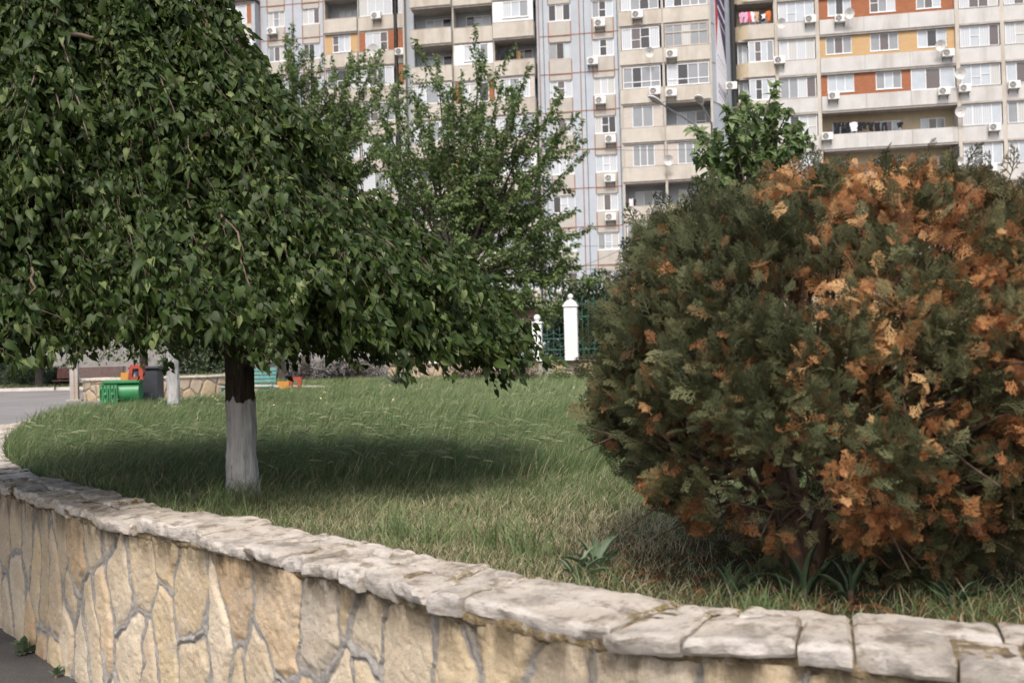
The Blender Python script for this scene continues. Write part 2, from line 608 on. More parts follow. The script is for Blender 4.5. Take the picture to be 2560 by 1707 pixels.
# -- coping slabs, one object each
def slab(s0, s1, rs, nsamp, fine, to=None, ti=0.0, sk0=0.0, sk1=0.0):
    CW = 0.36 if to is None else to
    gap = 0.004
    th = rs.uniform(0.048, 0.068)
    zt0, zt1 = 0.957 + rs.uniform(-0.012, 0.012), 0.957 + rs.uniform(-0.012, 0.012)
    oh = rs.uniform(-0.014, 0.024) if to is None else 0.0
    lo = ti
    T = np.concatenate([[CW + oh - 0.05, CW + oh - 0.012, CW + oh - 0.004, CW + oh, CW + oh - 0.001, CW + oh - 0.006], np.linspace(CW + oh - 0.02, lo + 0.02, 14 if fine else 4), [lo + 0.006, lo, lo - 0.004, lo + 0.01]])
    Z = np.concatenate([[-th, -th, -th * 0.8, -th * 0.35, -0.012, -0.002], np.zeros(14 if fine else 4), [-0.004, -0.02, -0.05, -0.07]])
    n = len(T)
    a = np.linspace(0, 1, nsamp)
    ea = np.minimum(a, 1 - a) * (s1 - s0)          # distance to the ends
    A = a[:, None]
    w = (0.36 - T) / 0.36
    wl = (CW - T) / (CW - lo)
    sg = s0 + gap + (s1 - s0 - 2 * gap) * A + (sk0 * (1 - A) + sk1 * A) * (w[None] - 0.0) * np.minimum(1, 1)
    off = np.repeat(T[None], nsamp, 0)
    z = np.repeat(Z[None], nsamp, 0) + zt0 * (1 - A) + zt1 * A
    P = np.stack([sg, off * 1.0, z * 1.0], -1)
    sd = rs.integers(0, 900)
    k = np.concatenate([[0.3, 0.8, 1, 1, 1, 1], np.full(14 if fine else 4, 1.0), [1, 1, 0.6, 0.2]])
    rough = fbm(P, 7, 4, sd)
    # stepped, split-stone top
    lay = fbm(P * np.array([1, 1.8, 0.2]), 4.6, 6, sd + 5)
    stepz = np.floor(lay * 13) / 13 * 0.75 + lay * 0.25
    off = off + k * (rough * 0.06 + fbm(P, 22, 5, sd + 1) * 0.038) * (np.abs(wl - 0.5) > 0.36)
    z = z + (stepz * 0.040 + fbm(P, 30, 4, sd + 2) * 0.016) * np.where(np.arange(n) >= 3, 1, 0.35)
    drop = np.clip(1 - ea / 0.010, 0, 1) ** 2 * 0.008
    z = z - drop[:, None] * (np.arange(n) >= 3)
    x, y = path(sg, off)
    V = np.stack([x, y, z], -1).reshape(-1, 3)
    ii = (np.arange(nsamp - 1)[:, None] * n + np.arange(n - 1)[None]).ravel()
    q = np.stack([ii, ii + 1, ii + n + 1, ii + n], -1)
    j = np.arange(nsamp - 1) * n
    q = np.concatenate([q, np.stack([j + n - 1, j, j + n, j + 2 * n - 1], -1)])
    cap0 = np.arange(n)[None, ::-1]
    cap1 = (np.arange(n) + (nsamp - 1) * n)[None]
    fresh = np.repeat(((np.arange(n) >= 1) & (np.arange(n) <= 5))[None], nsamp, 0) * rs.uniform(0.3, 1.0)
    lich = np.clip(1 - ea / 0.05, 0, 1)[:, None] * 0.8 + (np.arange(n) <= 1)[None] * 0.7
    lich = np.clip(lich * (0.2 + 1.2 * sstep(.45, .6, vnoise(P * 2.0 + 50))), 0, 1)
    me = np_mesh("coping_stone", V, [q, cap0, cap1], M_COP, True, {"fresh": fresh.ravel(), "lichen": lich.ravel()})
    me.set_sharp_from_angle(angle=rad(28))
    obj("coping_stone", me, GW)

rs = np.random.default_rng(21)
ska = skb = 0.0
s = S0
while s < S1 + 0.5:
    L = rs.uniform(0.30, 0.66)
    ska, skb = skb, rs.uniform(-0.09, 0.09)
    if rs.random() < 0.45:
        slab(s, s + L, rs, max(10, int(L / 0.010)), True, None, 0.0, ska, skb)
        s += L
        continue
    tm = rs.uniform(0.13, 0.2)
    cuts = np.cumsum(rs.uniform(.5, 1.4, 2 if L < .45 else 3)); cuts = np.concatenate([[0], cuts / cuts[-1]]) * L
    for a_, b_ in zip(cuts[:-1], cuts[1:]):
        slab(s + a_, s + b_, rs, max(10, int((b_ - a_) / 0.010)), True, 0.36 + rs.uniform(-.014, .022), tm + 0.002, ska + (skb - ska) * a_ / L, ska + (skb - ska) * b_ / L)
    cm = rs.uniform(.35, .65) * L
    for a_, b_ in ((0, cm), (cm, L)):
        slab(s + a_, s + b_, rs, max(10, int((b_ - a_) / 0.012)), True, tm, 0.0, ska + (skb - ska) * a_ / L, ska + (skb - ska) * b_ / L)
    s += L
while s < SEND - 0.3:
    L = rs.uniform(0.5, 0.8)
    slab(s, s + L, rs, 9, False)
    s += L

# ---------------------------------------------------------------- lawn bed
GZ = 0.885                       # soil level of the raised bed
bed = IN[::6]
import bmesh
def poly_sheet(name, pts, z, mat, kindname="structure", bump=0.0, res=0.5):
    bm = bmesh.new()
    vs = [bm.verts.new((p[0], p[1], z)) for p in pts]
    bm.faces.new(vs)
    bmesh.ops.triangulate(bm, faces=bm.faces[:])
    me = bpy.data.meshes.new(name)
    bm.to_mesh(me)
    bm.free()
    me.materials.append(mat)
    return kind(obj(name, me), kindname)
def soilmat():
    k = NT("soil")
    v = k.coord()
    c = k.ramp(k.noise(v, 3, 6), [(0.3, (0.035, 0.045, 0.018)), (0.6, (0.06, 0.055, 0.03)), (0.8, (0.11, 0.09, 0.055))])
    k.bump(k.noise(v, 40, 5), 0.8, 0.02)
    return k.base(c, 0.95, 0.1)
M_SOIL = soilmat()
poly_sheet("lawn", bed, GZ, M_SOIL)

def in_poly(x, y, poly):
    c = np.zeros(len(x), bool)
    j = len(poly) - 1
    for i in range(len(poly)):
        xi, yi = poly[i]; xj, yj = poly[j]
        m = ((yi > y) != (yj > y)) & (x < (xj - xi) * (y - yi) / (yj - yi + 1e-12) + xi)
        c ^= m
        j = i
    return c

# ---------------------------------------------------------------- grass
def grassmat():
    k = NT("grass_blade")
    t, h = k.attr("tint"), k.attr("dry")
    g = k.ramp(t, [(0.0, (0.055, 0.088, 0.032)), (0.45, (0.128, 0.185, 0.066)), (0.8, (0.195, 0.245, 0.105)), (1.0, (0.29, 0.31, 0.18))])
    d = k.ramp(t, [(0.0, (0.28, 0.22, 0.125)), (0.6, (0.48, 0.395, 0.24)), (1.0, (0.60, 0.51, 0.35))])
    c = k.mix(h, g, d)
    k.base(c, 0.5, 0.35)
    k.translucent(c, 0.35)
    return k.m
M_GRASS = grassmat()

def blades(x, y, z, h, wid, lean, az, tint, dry, nseg=3):
    n = len(x)
    t = np.linspace(0, 1, nseg + 1)
    dx, dy = np.cos(az), np.sin(az)
    # facing direction across the blade
    fa = RNG.uniform(0, math.pi, n)
    ex, ey = np.cos(fa), np.sin(fa)
    V = np.zeros((n, 2 * nseg + 1, 3))
    for i, q in enumerate(t):
        lx = lean * q ** 1.8
        cz = h * (q - 0.22 * (lean / np.maximum(h, 1e-6)) ** 1.0 * q ** 2.4 * 0.9)
        px, py, pz = x + dx * lx, y + dy * lx, z + cz
        if i < nseg:
            wq = wid * (1 - q * 0.55) * (0.8 + 0.4 * q if q < .5 else 1)
            V[:, 2 * i] = np.stack([px - ex * wq / 2, py - ey * wq / 2, pz], -1)
            V[:, 2 * i + 1] = np.stack([px + ex * wq / 2, py + ey * wq / 2, pz], -1)
        else:
            V[:, 2 * nseg] = np.stack([px, py, pz], -1)
    b = (np.arange(n) * (2 * nseg + 1))[:, None]
    Q = np.concatenate([b + np.array([2 * i, 2 * i + 1, 2 * i + 3, 2 * i + 2])[None] for i in range(nseg - 1)]) if nseg > 1 else np.zeros((0, 4), int)
    Tt = b + np.array([2 * nseg - 2, 2 * nseg - 1, 2 * nseg])[None]
    return V.reshape(-1, 3), Q, Tt, np.repeat(tint, 2 * nseg + 1), np.repeat(dry, 2 * nseg + 1)

class Acc:
    def __init__(s):
        s.v, s.q, s.t, s.a, s.b, s.n = [], [], [], [], [], 0
    def put(s, V, Q, T, A, B):
        s.v.append(V); s.q.append(Q + s.n); s.t.append(T + s.n); s.a.append(A); s.b.append(B)
        s.n += len(V)
    def obj(s, name, mat):
        q = np.concatenate([x for x in s.q if len(x)]) if any(len(x) for x in s.q) else np.zeros((0, 4), int)
        t = np.concatenate([x for x in s.t if len(x)]) if any(len(x) for x in s.t) else np.zeros((0, 3), int)
        return obj(name, np_mesh(name, np.concatenate(s.v), [q, t], mat, False, {"tint": np.concatenate(s.a), "dry": np.concatenate(s.b)}))

TRUNK = (-1.60, 5.85)
SHRUB = Vector((1.24, 3.72, 1.45))
acc = Acc()
def scatter(n, x0, x1, y0, y1):
    x = RNG.uniform(x0, x1, n); y = RNG.uniform(y0, y1, n)
    m = in_poly(x, y, bed) & (x < 0.56 * y + 1.0) & (x > -0.56 * y - 1.2)
    return x[m], y[m]
for (y0, y1, dens, wid, hm, ns) in ((2.3, 6.2, 7600, 0.0048, 0.13, 3), (6.2, 10, 3800, 0.0055, 0.205, 3), (10, 16, 2000, 0.0082, 0.225, 3), (16, 27.8, 900, 0.015, 0.22, 2)):
    x0, x1 = -8.0, 0.56 * y1 + 1.0
    x, y = scatter(int(dens * (x1 - x0) * (y1 - y0)), x0, x1, y0, y1)
    P = np.stack([x, y, x * 0], -1)
    n1 = fbm(P, 0.55, 3, 1); n2 = fbm(P, 2.6, 3, 2); n3 = fbm(P, 7, 2, 3)
    # thin and short under the shrub and along the coping at the near side
    ds = np.hypot(x - SHRUB.x, y - SHRUB.y)
    keep = RNG.random(len(x)) < np.clip((ds - 0.25) / 0.9, 0.12, 1)
    near = 1 - sstep(4.6, 7.0, y + 0.35 * x)
    keep &= RNG.random(len(x)) < 1 - 0.45 * near
    x, y, n1, n2, n3, near, ds = (a[keep] for a in (x, y, n1, n2, n3, near, ds))
    n = len(x)
    h = hm * RNG.uniform(0.55, 1.3, n) * (1 + 1.1 * n2 + 0.7 * n3) * (1 - 0.60 * near)
    wid = wid * (1 - 0.35 * near)
    h = np.clip(h, 0.03, 0.4)
    lean = h * RNG.uniform(0.15, 0.95, n) * (1 + 0.6 * near)
    az = np.where(RNG.random(n) < near * .85, RNG.uniform(0, 6.28, n), RNG.normal(0.1, 0.85, n))
    strawp = np.exp(-(((x + 0.15) / 0.75) ** 2 + ((y - 3.95) / 0.42) ** 2)) * 0.85 + np.exp(-(((x - 0.1) / 1.6) ** 2 + ((y - 4.4) / 0.9) ** 2)) * 0.5
    straw = np.clip(strawp + 0.05 + 0.26 * near + 0.5 * np.maximum(0, n2 - .08) * near, 0, 0.85)
    dry = (RNG.random(n) < straw) * RNG.uniform(0.5, 1, n)
    tint = np.clip(0.46 + 0.45 * n1 + 0.5 * n2 + RNG.normal(0, 0.16, n) + 0.10 * sstep(7, 14, y), 0, 1)
    tint = np.where(dry > 0, RNG.uniform(0.4, 1.0, n), tint)
    acc.put(*blades(x, y, np.full(n, GZ), h, wid * RNG.uniform(0.7, 1.4, n), lean, az, tint, dry, ns))
# tall seeding stalks blown over to one side
def stalks(n, x0, x1, y0, y1, hm, hw):
    x, y = scatter(n, x0, x1, y0, y1)
    cl = fbm(np.stack([x, y, x * 0], -1), 0.7, 3, 8)
    m = (cl > -0.06) & (y + 0.35 * x > 5.6) & (np.hypot(x - TRUNK[0], y - TRUNK[1]) > 0.25)
    x, y = x[m], y[m]
    n = len(x)
    h = hm * RNG.uniform(0.75, 1.25, n)
    lean = h * RNG.uniform(0.35, 1.0, n)
    az = RNG.normal(0.1, 0.9, n)
    acc.put(*blades(x, y, np.full(n, GZ), h, np.full(n, 0.0022 + hw * .06), lean, az, RNG.uniform(.6, 1, n), RNG.uniform(0.15, 0.5, n), 3))
    # drooping head: a narrow spindle continuing the stalk
    dx, dy = np.cos(az), np.sin(az)
    q = 0.86
    bx, by = x + dx * lean * q ** 1.8, y + dy * lean * q ** 1.8
    bz = GZ + h * (q - 0.2 * (lean / h) * q ** 2.4)
    L = h * RNG.uniform(0.3, 0.46, n)
    sl = RNG.uniform(0.0, 0.7, n) * (1 - lean / h * 0.6)
    fa = RNG.uniform(0, math.pi, n)
    V = np.zeros((n, 6, 3))
    for c, (u, ww) in enumerate(((0, .25), (.4, 1.0), (0.4, -1), (.78, .75), (.78, -.75), (1.0, 0))):
        wx = hw * ww / 2
        V[:, c] = np.stack([bx + dx * L * u * np.cos(sl) - np.sin(fa) * wx * .6, by + dy * L * u + np.cos(fa) * wx * .6, bz + L * u * np.sin(sl) - 0.35 * L * u * u + wx], -1)
    b = (np.arange(n) * 6)[:, None]
    Q = b + np.array([1, 2, 4, 3])[None]
    T = np.concatenate([b + np.array([0, 2, 1])[None], b + np.array([3, 4, 5])[None]])
    acc.put(V.reshape(-1, 3), Q, T, np.repeat(RNG.uniform(.35, .95, n), 6), np.repeat(RNG.uniform(0.05, 0.35, n), 6))
stalks(2000, -5, 3, 6.0, 10, 0.29, 0.0075)
stalks(1100, -8, 5, 10, 16, 0.29, 0.008)
stalks(350, -8, 7, 16, 27, 0.30, 0.011)
# long arching blades along the edge of the coping and round the foot of the tree and the shrub
def tuft(cx, cy, n, r, h, wid, tint=0.5, dryp=0.05, spread=0.7):
    x = cx + RNG.normal(0, r, n); y = cy + RNG.normal(0, r, n)
    m = in_poly(x, y, bed)
    x, y = x[m], y[m]
    n = len(x)
    hh = h * RNG.uniform(0.5, 1.2, n)
    acc.put(*blades(x, y, np.full(n, GZ), hh, wid * RNG.uniform(.7, 1.3, n), hh * RNG.uniform(.2, 1.0, n), RNG.uniform(0, 6.28, n), np.clip(RNG.normal(tint, .15, n), 0, 1), (RNG.random(n) < dryp) * RNG.uniform(.4, 1, n), 4))
for i in range(150):
    s_ = RNG.uniform(S0 + 0.6, s_at(-6.7, 14.2))
    x, y = path(s_, -RNG.uniform(0.03, 0.3))
    far = max(1, y / 5)
    tuft(float(x), float(y), int(26 / far ** .5), 0.035 * far ** .4, RNG.uniform(0.06, 0.15), 0.0036 * far ** .4, RNG.uniform(.35, .6), 0.12)
tuft(TRUNK[0], TRUNK[1] - 0.12, 260, 0.10, 0.17, 0.006, .5)
for (a, b) in ((-.35, 4.35), (-.1, 4.25), (.05, 4.0), (-.55, 4.5)):
    tuft(a, b, 90, 0.06, 0.19, 0.006, .62, 0.04)
kind(acc.obj("grass", M_GRASS), "stuff")

# ---------------------------------------------------------------- foliage
def leaf_template(curl=0.15, fold=0.12, lobe=1.0, cup=0.0):
    ys = [-0.07, 0.13, 0.38, 0.62, 0.84]
    hw = [0.17 * lobe, 0.32 * lobe, 0.315, 0.20, 0.08]
    v = []
    for i, (y, q) in enumerate(zip(ys, hw)):
        my = 0.06 if i == 0 else y + 0.03
        zc = -curl * max(y, 0) ** 2
        v += [(-q, y, zc + fold * q * 1.6 - cup * q * q * 2), (0, my, zc), (q, y, zc + fold * q * 1.6 - cup * q * q * 2)]
    v.append((0, 1.0, -curl * 1.05))
    f4 = []
    for i in range(4):
        a = i * 3
        f4 += [(a, a + 1, a + 4, a + 3), (a + 1, a + 2, a + 5, a + 4)]
    f3 = [(12, 13, 15), (13, 14, 15)]
    return np.array(v, float), np.array(f4), np.array(f3)

SMALL_LEAF = (np.array([(0, 0, 0), (-0.27, 0.42, 0.09), (0.27, 0.42, 0.09), (0, 0.5, 0.0), (0, 1, -0.16)], float),
              np.zeros((0, 4), int), np.array([(0, 3, 1), (0, 2, 3), (1, 3, 4), (3, 2, 4)]))

def norm(a):
    return a / np.maximum(np.linalg.norm(a, axis=-1, keepdims=True), 1e-9)

def instance(tmpl, pos, axis, nrm, scale, stretch=1.0):
    tv, f4, f3 = tmpl
    ax = norm(axis)
    x = norm(np.cross(ax, nrm))
    z = np.cross(x, ax)
    R = np.stack([x, ax, z], -1)                   # columns
    st = np.array([stretch, 1, 1]) if np.isscalar(stretch) else None
    V = np.einsum('nij,vj->nvi', R, tv * (st if st is not None else 1)) * scale[:, None, None] + pos[:, None, :]
    n, k = len(pos), len(tv)
    b = (np.arange(n) * k)[:, None, None]
    return V.reshape(-1, 3), (f4[None] + b).reshape(-1, 4) if len(f4) else np.zeros((0, 4), int), (f3[None] + b).reshape(-1, 3) if len(f3) else np.zeros((0, 3), int)

class Leaves:
    def __init__(s):
        s.v, s.q, s.t, s.a, s.d, s.n, s.count = [], [], [], [], [], 0, 0
    def put(s, tmpl, pos, axis, nrm, scale, tint, stretch=1.0, dead=None):
        if len(pos) == 0:
            return
        V, Q, T = instance(tmpl, pos, axis, nrm, scale, stretch)
        s.v.append(V); s.q.append(Q + s.n); s.t.append(T + s.n)
        k = len(tmpl[0])
        s.a.append(np.repeat(tint, k))
        s.d.append(np.repeat(np.zeros(len(pos)) if dead is None else dead, k))
        s.n += len(V); s.count += len(pos)
    def build(s, name, mat, parent, smooth=True):
        me = np_mesh(name, np.concatenate(s.v), [np.concatenate(s.q), np.concatenate(s.t)], mat, smooth, {"tint": np.concatenate(s.a), "dry": np.concatenate(s.d)})
        return obj(name, me, parent)

def bez(a, b, c, d, n):
    t = np.linspace(0, 1, n)[:, None]
    a, b, c, d = (np.array(x, float) for x in (a, b, c, d))
    return a * (1 - t) ** 3 + 3 * b * t * (1 - t) ** 2 + 3 * c * t * t * (1 - t) + d * t ** 3

# ------------------------------------------------ weeping mulberry
M_MULB = leafmat("mulberry_leaf", (0.014, 0.028, 0.006), (0.046, 0.076, 0.014), (0.175, 0.21, 0.075), 0.24, 0.55, 0.28, (0.09, 0.15, 0.025))
M_TWIG = plain("twig_bark", (0.13, 0.095, 0.07), 0.85, 0.3, 30, 0.15)
def trunkmat(z0):
    """rough bark with a whitewashed foot; the wash ends in a ragged line z0 above the ground"""
    k = NT("whitewashed_bark")
    tc = k.n("TexCoord")
    sep = k.n("SeparateXYZ")
    k.l(tc.outputs["Object"], sep.inputs[0])
    v = k.coord("Object", (1, 1, 0.13))
    n = k.noise(v, 38, 9, 0.7)
    bark = k.ramp(n, [(0.3, (0.022, 0.018, 0.015)), (0.7, (0.085, 0.068, 0.055))])
    wash = k.ramp(n, [(0.30, (0.15, 0.135, 0.125)), (0.38, (0.42, 0.405, 0.395)), (0.5, (0.54, 0.525, 0.515)), (0.75, (0.61, 0.595, 0.585))])
    n2 = k.noise(k.coord("Object", (1, 1, 0.5)), 22, 5)
    lim = k.math('ADD', sep.outputs[2], k.fac(n2, 0.2, 0.8, -0.05, 0.05))
    c = k.mix(k.fac(lim, z0 - 0.006, z0 + 0.006), wash, bark)
    n3 = k.noise(k.coord(), 25, 6, 0.7)
    foot = k.fac(sep.outputs[2], 0.0, 0.22, 0.85, 0.0)
    c = k.mix(k.math('MULTIPLY', foot, k.fac(n3, 0.4, 0.6)), c, (0.14, 0.115, 0.09))
    k.bump(n, 1.0, 0.03)
    return k.base(c, 0.92, 0.12)

def trunk_mesh(name, mat, r0, r1, h, lean=(0, 0), flare=1.35, n=72, seed=0):
    rows = 60
    V = []
    for i in range(rows + 1):
        q = i / rows
        r = r0 + (r1 - r0) * q
        r *= 1 + (flare - 1) * math.exp(-q * h / 0.09)
        for j in range(n):
            a = 2 * math.pi * j / n
            V.append((lean[0] * q + r * math.cos(a), lean[1] * q + r * math.sin(a), h * q))
    V = np.array(V)
    P = V * np.array([1, 1, 0.3])
    d = fbm(P, 14, 4, seed) * 0.035 + fbm(P * np.array([1, 1, .5]), 55, 4, seed + 1) * 0.030
    rad_ = V.copy(); rad_[:, 2] = 0
    c = np.stack([lean[0] * V[:, 2] / h, lean[1] * V[:, 2] / h, V[:, 2] * 0], -1)
    V += norm(rad_ - c) * (d * r0 / 0.09)[:, None]
    ii = (np.arange(rows)[:, None] * n + np.arange(n)[None])
    jj = (np.arange(rows)[:, None] * n + (np.arange(n)[None] + 1) % n)
    q = np.stack([ii, jj, jj + n, ii + n], -1).reshape(-1, 4)
    return np_mesh(name, V, [q], mat, True)

ZP = np.array([1.50, 1.66, 2.0, 2.3, 2.6, 3.05, 3.36, 3.6, 3.9, 4.25, 4.5])
RP = np.array([2.55, 2.56, 2.39, 2.20, 1.88, 1.47, 1.10, 0.98, 0.86, 0.55, 0.15])
def weeping_tree(name, label, base, seed, nstr, leafn, sx=0.97, cx=-0.93, ky=0.60, group=None, detail=True, rot=0.0, dz=0.0, scl=1.0, trunkr=0.078):
    """crown centre is offset from the trunk: the graft leans to one side"""
    r = np.random.default_rng(seed)
    root = thing(name, label, "tree", (base[0], base[1], GZ), rot, group)
    root.scale = (scl, scl, scl)
    h = 1.28
    tm = trunk_mesh("trunk", trunkmat(0.60 + dz), trunkr * 1.12, trunkr, h, (-0.02, 0.02), 1.42, seed=seed)
    obj("trunk", tm, root)
    off = np.array([cx, 0.15, -GZ])
    br, L = MB(), Leaves()
    T = [leaf_template(0.18, 0.14), leaf_template(0.3, 0.28, 0.9), leaf_template(0.42, 0.05, 1.08, 0.3), leaf_template(0.1, 0.4, 0.85), leaf_template(0.6, 0.2, 0.95, -0.2)]
    hub = np.array([-0.05, 0.05, h + 0.05])
    # limbs arching out of the graft
    limbs = []
    for i in range(22):
        ph = 2 * math.pi * (i + r.uniform(-.3, .3)) / 22
        zt = r.uniform(2.6, 4.1)
        q = np.interp(zt, ZP, RP) * 0.86
        e = off + np.array([math.cos(ph) * q * sx, math.sin(ph) * q * ky, zt])
        m = hub * 0.5 + e * 0.5 + np.array([0, 0, 0.75])
        pts = bez(hub - np.array([0, 0, .15]), hub + np.array([0, 0, 0.7]), m, e, 14)
        br.tube(pts, np.linspace(0.034, 0.012, 14), 6)
    P, A, N, SCL, TI, DD = [], [], [], [], [], []
    clump = None
    # low boughs reaching out on the far right of the crown
    fixed = [(a, z, b, l) for a in (-0.6, -0.42, -0.26, -0.1, 0.06, 0.24) for z, b, l in ((2.62, 0.0, 0.8), (2.25, 0.03, 0.7), (2.02, 0.03, 0.5))] if detail else []
    for i in range(nstr):
        r = np.random.default_rng(seed * 100003 + i)
        ph = r.uniform(0, 2 * math.pi)
        if detail and math.sin(ph) > 0.35 and r.random() < 0.5:
            ph = -ph
        z0 = r.choice([r.uniform(3.3, 4.45), r.uniform(2.4, 3.6), r.uniform(1.9, 2.6)], p=[.34, .40, .26])
        Lh = r.uniform(0.5, 1.3)
        bulge = 0.0
        if i < nstr * 0.36:                    # strands hang together in curtains with dark gaps between
            if i % 8 == 0 or clump is None:
                clump = (ph, z0, r.uniform(-0.05, 0.12), r.uniform(0.45, 1.15))
                if i // 8 < len(fixed):
                    clump = fixed[i // 8]
            ph = clump[0] + r.normal(0, 0.034)
            z0 = clump[1] + r.normal(0, 0.09)
            bulge = clump[2] * math.exp(-((ph - clump[0]) / 0.06) ** 2)
            dlt = abs(r.normal(0, 0.03)) - (r.random() < .06) * r.uniform(.03, .09)
            Lh = clump[3] * r.uniform(0.8, 1.15)
        else:
            dlt = r.uniform(0.17, 0.48)
        zb = max(1.81 + 0.11 * max(0, -math.sin(ph)) - 0.07 * max(0, -math.cos(ph) - .2) + r.normal(0, 0.045) + 0.07 * (math.sin(ph * 3 + seed)), z0 - Lh)
        if r.random() < 0.05 and math.cos(ph) > 0:
            zb -= r.uniform(0.05, 0.2)
        if detail and i < 8 * len(fixed):
            zb -= r.uniform(0.02, 0.20)
        if detail and r.random() < 0.5:
            zb -= 0.17 * math.exp(-((((ph + math.pi) % (2 * math.pi)) - math.pi + 0.72) / 0.26) ** 2)
        if zb > z0 - 0.15:
            zb = z0 - 0.15
        nn = 14
        zs = np.linspace(z0, zb, nn)
        lump = 1 + 1.3 * float(fbm(np.array([[math.cos(ph) * 3, math.sin(ph) * 3, z0 * 1.6]]), 1.0, 3, seed)[0])
        rr = np.interp(zs, ZP, RP) * (1 - dlt + bulge) * (0.80 + 0.20 * lump) + np.linspace(-0.04, 0.05, nn)
        # strands hang steeper than the dome itself
        rr = rr[0] + (rr - rr[0]) * r.uniform(0.55, 1.0)
        phs = ph + np.cumsum(r.normal(0, 0.005, nn)) + np.linspace(0, r.normal(0, 0.10), nn)
        pts = off + np.stack([np.cos(phs) * rr * sx, np.sin(phs) * rr * ky, zs], -1)
        pts[:, 0] += np.linspace(0, 0.06, nn) + r.normal(0, 0.008, nn)
        out = np.array([math.cos(ph) * ky, math.sin(ph), 0]); out /= np.linalg.norm(out)
        if False and fbm(np.array([[math.cos(ph) * 4, math.sin(ph) * 4, z0 * 2.4 + 3]]), 1.0, 2, seed + 4)[0] < -0.03:
            continue
        br.tube(pts, np.linspace(0.0078, 0.004, nn) if r.random() < 0.055 else np.linspace(0.0017, 0.001, nn), 4, cap=False)
        seg = np.linalg.norm(np.diff(pts, axis=0), axis=1).sum()
        n = max(4, int(seg * leafn))
        kn = r.uniform(0, nn - 1, max(3, n // 7))
        t = np.where(r.random(n) < 0.72, kn[r.integers(0, len(kn), n)] + r.normal(0, 0.28, n), r.uniform(0, nn - 1.001, n))
        t = np.clip(t, 0, nn - 1.001)
        i0 = t.astype(int)
        f = (t - i0)[:, None]
        p = pts[i0] * (1 - f) + pts[i0 + 1] * f
        side = r.normal(0, 1, (n, 3))
        p = p + norm(side) * r.uniform(0.01, 0.05, n)[:, None] + out * r.uniform(-0.03, 0.04, n)[:, None]
        a = np.array([0.22, 0, -1.0]) + out * 0.35 + norm(side) * 0.45 + r.normal(0, 0.40, (n, 3))
        nr = out * 0.3 + np.array([0, 0, 0.3]) + norm(side) * 0.6 + r.normal(0, 0.9, (n, 3))
        tipw = t / (nn - 1)
        P.append(p); A.append(a); N.append(nr)
        SCL.append((0.026 + 0.050 * r.random(n) ** 1.7 + 0.032 * ((r.random(n) < 0.16) & (tipw > .5)) * (dlt < .1)) * (1.05 - 0.25 * (tipw > 0.9)))
        ti = np.clip(r.normal(0.25, 0.14, n) + 0.16 * (tipw > 0.85) + (r.random(n) < 0.15) * r.uniform(.2, .7, n), 0, 1)
        ti = np.where(SCL[-1] > 0.075, np.minimum(ti, 0.62), ti)
        TI.append(ti)
        DD.append(((tipw > 0.9) & (r.random(n) < 0.25)) * r.uniform(0.2, 0.6, n))
    r = np.random.default_rng(seed)
    P, A, N = np.concatenate(P), np.concatenate(A), np.concatenate(N)
    SCL, TI, DD = np.concatenate(SCL), np.concatenate(TI), np.concatenate(DD)
    which = r.integers(0, len(T), len(P))
    for k, tm in enumerate(T):
        m = which == k
        L.put(tm, P[m], A[m], N[m], SCL[m], TI[m], (0.95, 0.8, 1.05, 0.75, 0.88)[k], DD[m])
    br.build("branches", M_TWIG, root, smooth=True)
    L.build("crown", M_MULB, root)
    return root, L.count

wt, nl = weeping_tree("weeping_tree", "large weeping mulberry with whitewashed trunk foot standing in the grass just behind the wall", TRUNK, 3, 2100, 118, group="weeping trees on the lawn")
print("mulberry leaves", nl)
wt2, nl2 = weeping_tree("weeping_tree", "farther weeping tree on the lawn with a slim pale grey trunk", (-5.42, 15.9), 9, 420, 24, group="weeping trees on the lawn", rot=rad(150), detail=False, scl=1.0, trunkr=0.085, dz=0.9)

# ------------------------------------------------ round thuja shrub
def frond_template(seed):
    r = np.random.default_rng(seed)
    V, Q = [], []
    def strip(p0, p1, w0, w1, z0, z1):
        d = np.array([p1[0] - p0[0], p1[1] - p0[1]]); d /= np.linalg.norm(d) + 1e-9
        nx, ny = -d[1], d[0]
        b = len(V)
        V.extend([(p0[0] + nx * w0, p0[1] + ny * w0, z0), (p0[0] - nx * w0, p0[1] - ny * w0, z0), (p1[0] - nx * w1, p1[1] - ny * w1, z1), (p1[0] + nx * w1, p1[1] + ny * w1, z1)])
        Q.append((b, b + 1, b + 2, b + 3))
    def zz(x, y):
        return -0.22 * y * y - 0.5 * x * x + 0.03 * math.sin(9 * x + seed)
    ax = [(0.04 * math.sin(3 * t + seed), t) for t in np.linspace(0, 1, 5)]
    for a, b in zip(ax[:-1], ax[1:]):
        strip(a, b, 0.028, 0.022, zz(*a), zz(*b))
    for i, y in enumerate(np.linspace(0.14, 0.9, 9)):
        sgn = 1 if i % 2 else -1
        L = (0.46 * (1 - y) + 0.13) * r.uniform(0.8, 1.2)
        an = rad(r.uniform(36, 56)) * sgn
        bx, by = 0.04 * math.sin(3 * y + seed), y
        ex, ey = bx + L * math.sin(an), by + L * math.cos(an)
        strip((bx, by), (ex, ey), 0.022, 0.012, zz(bx, by), zz(ex, ey))
        for t in (0.42, 0.78):
            for s2 in (1, -1):
                l2 = L * (0.5 - 0.3 * t) * r.uniform(.7, 1.3) + 0.03
                a2 = an + s2 * rad(r.uniform(35, 50))
                px, py = bx + (ex - bx) * t, by + (ey - by) * t
                qx, qy = px + l2 * math.sin(a2), py + l2 * math.cos(a2)
                strip((px, py), (qx, qy), 0.020, 0.011, zz(px, py), zz(qx, qy))
    return np.array(V, float), np.array(Q), np.zeros((0, 3), int)

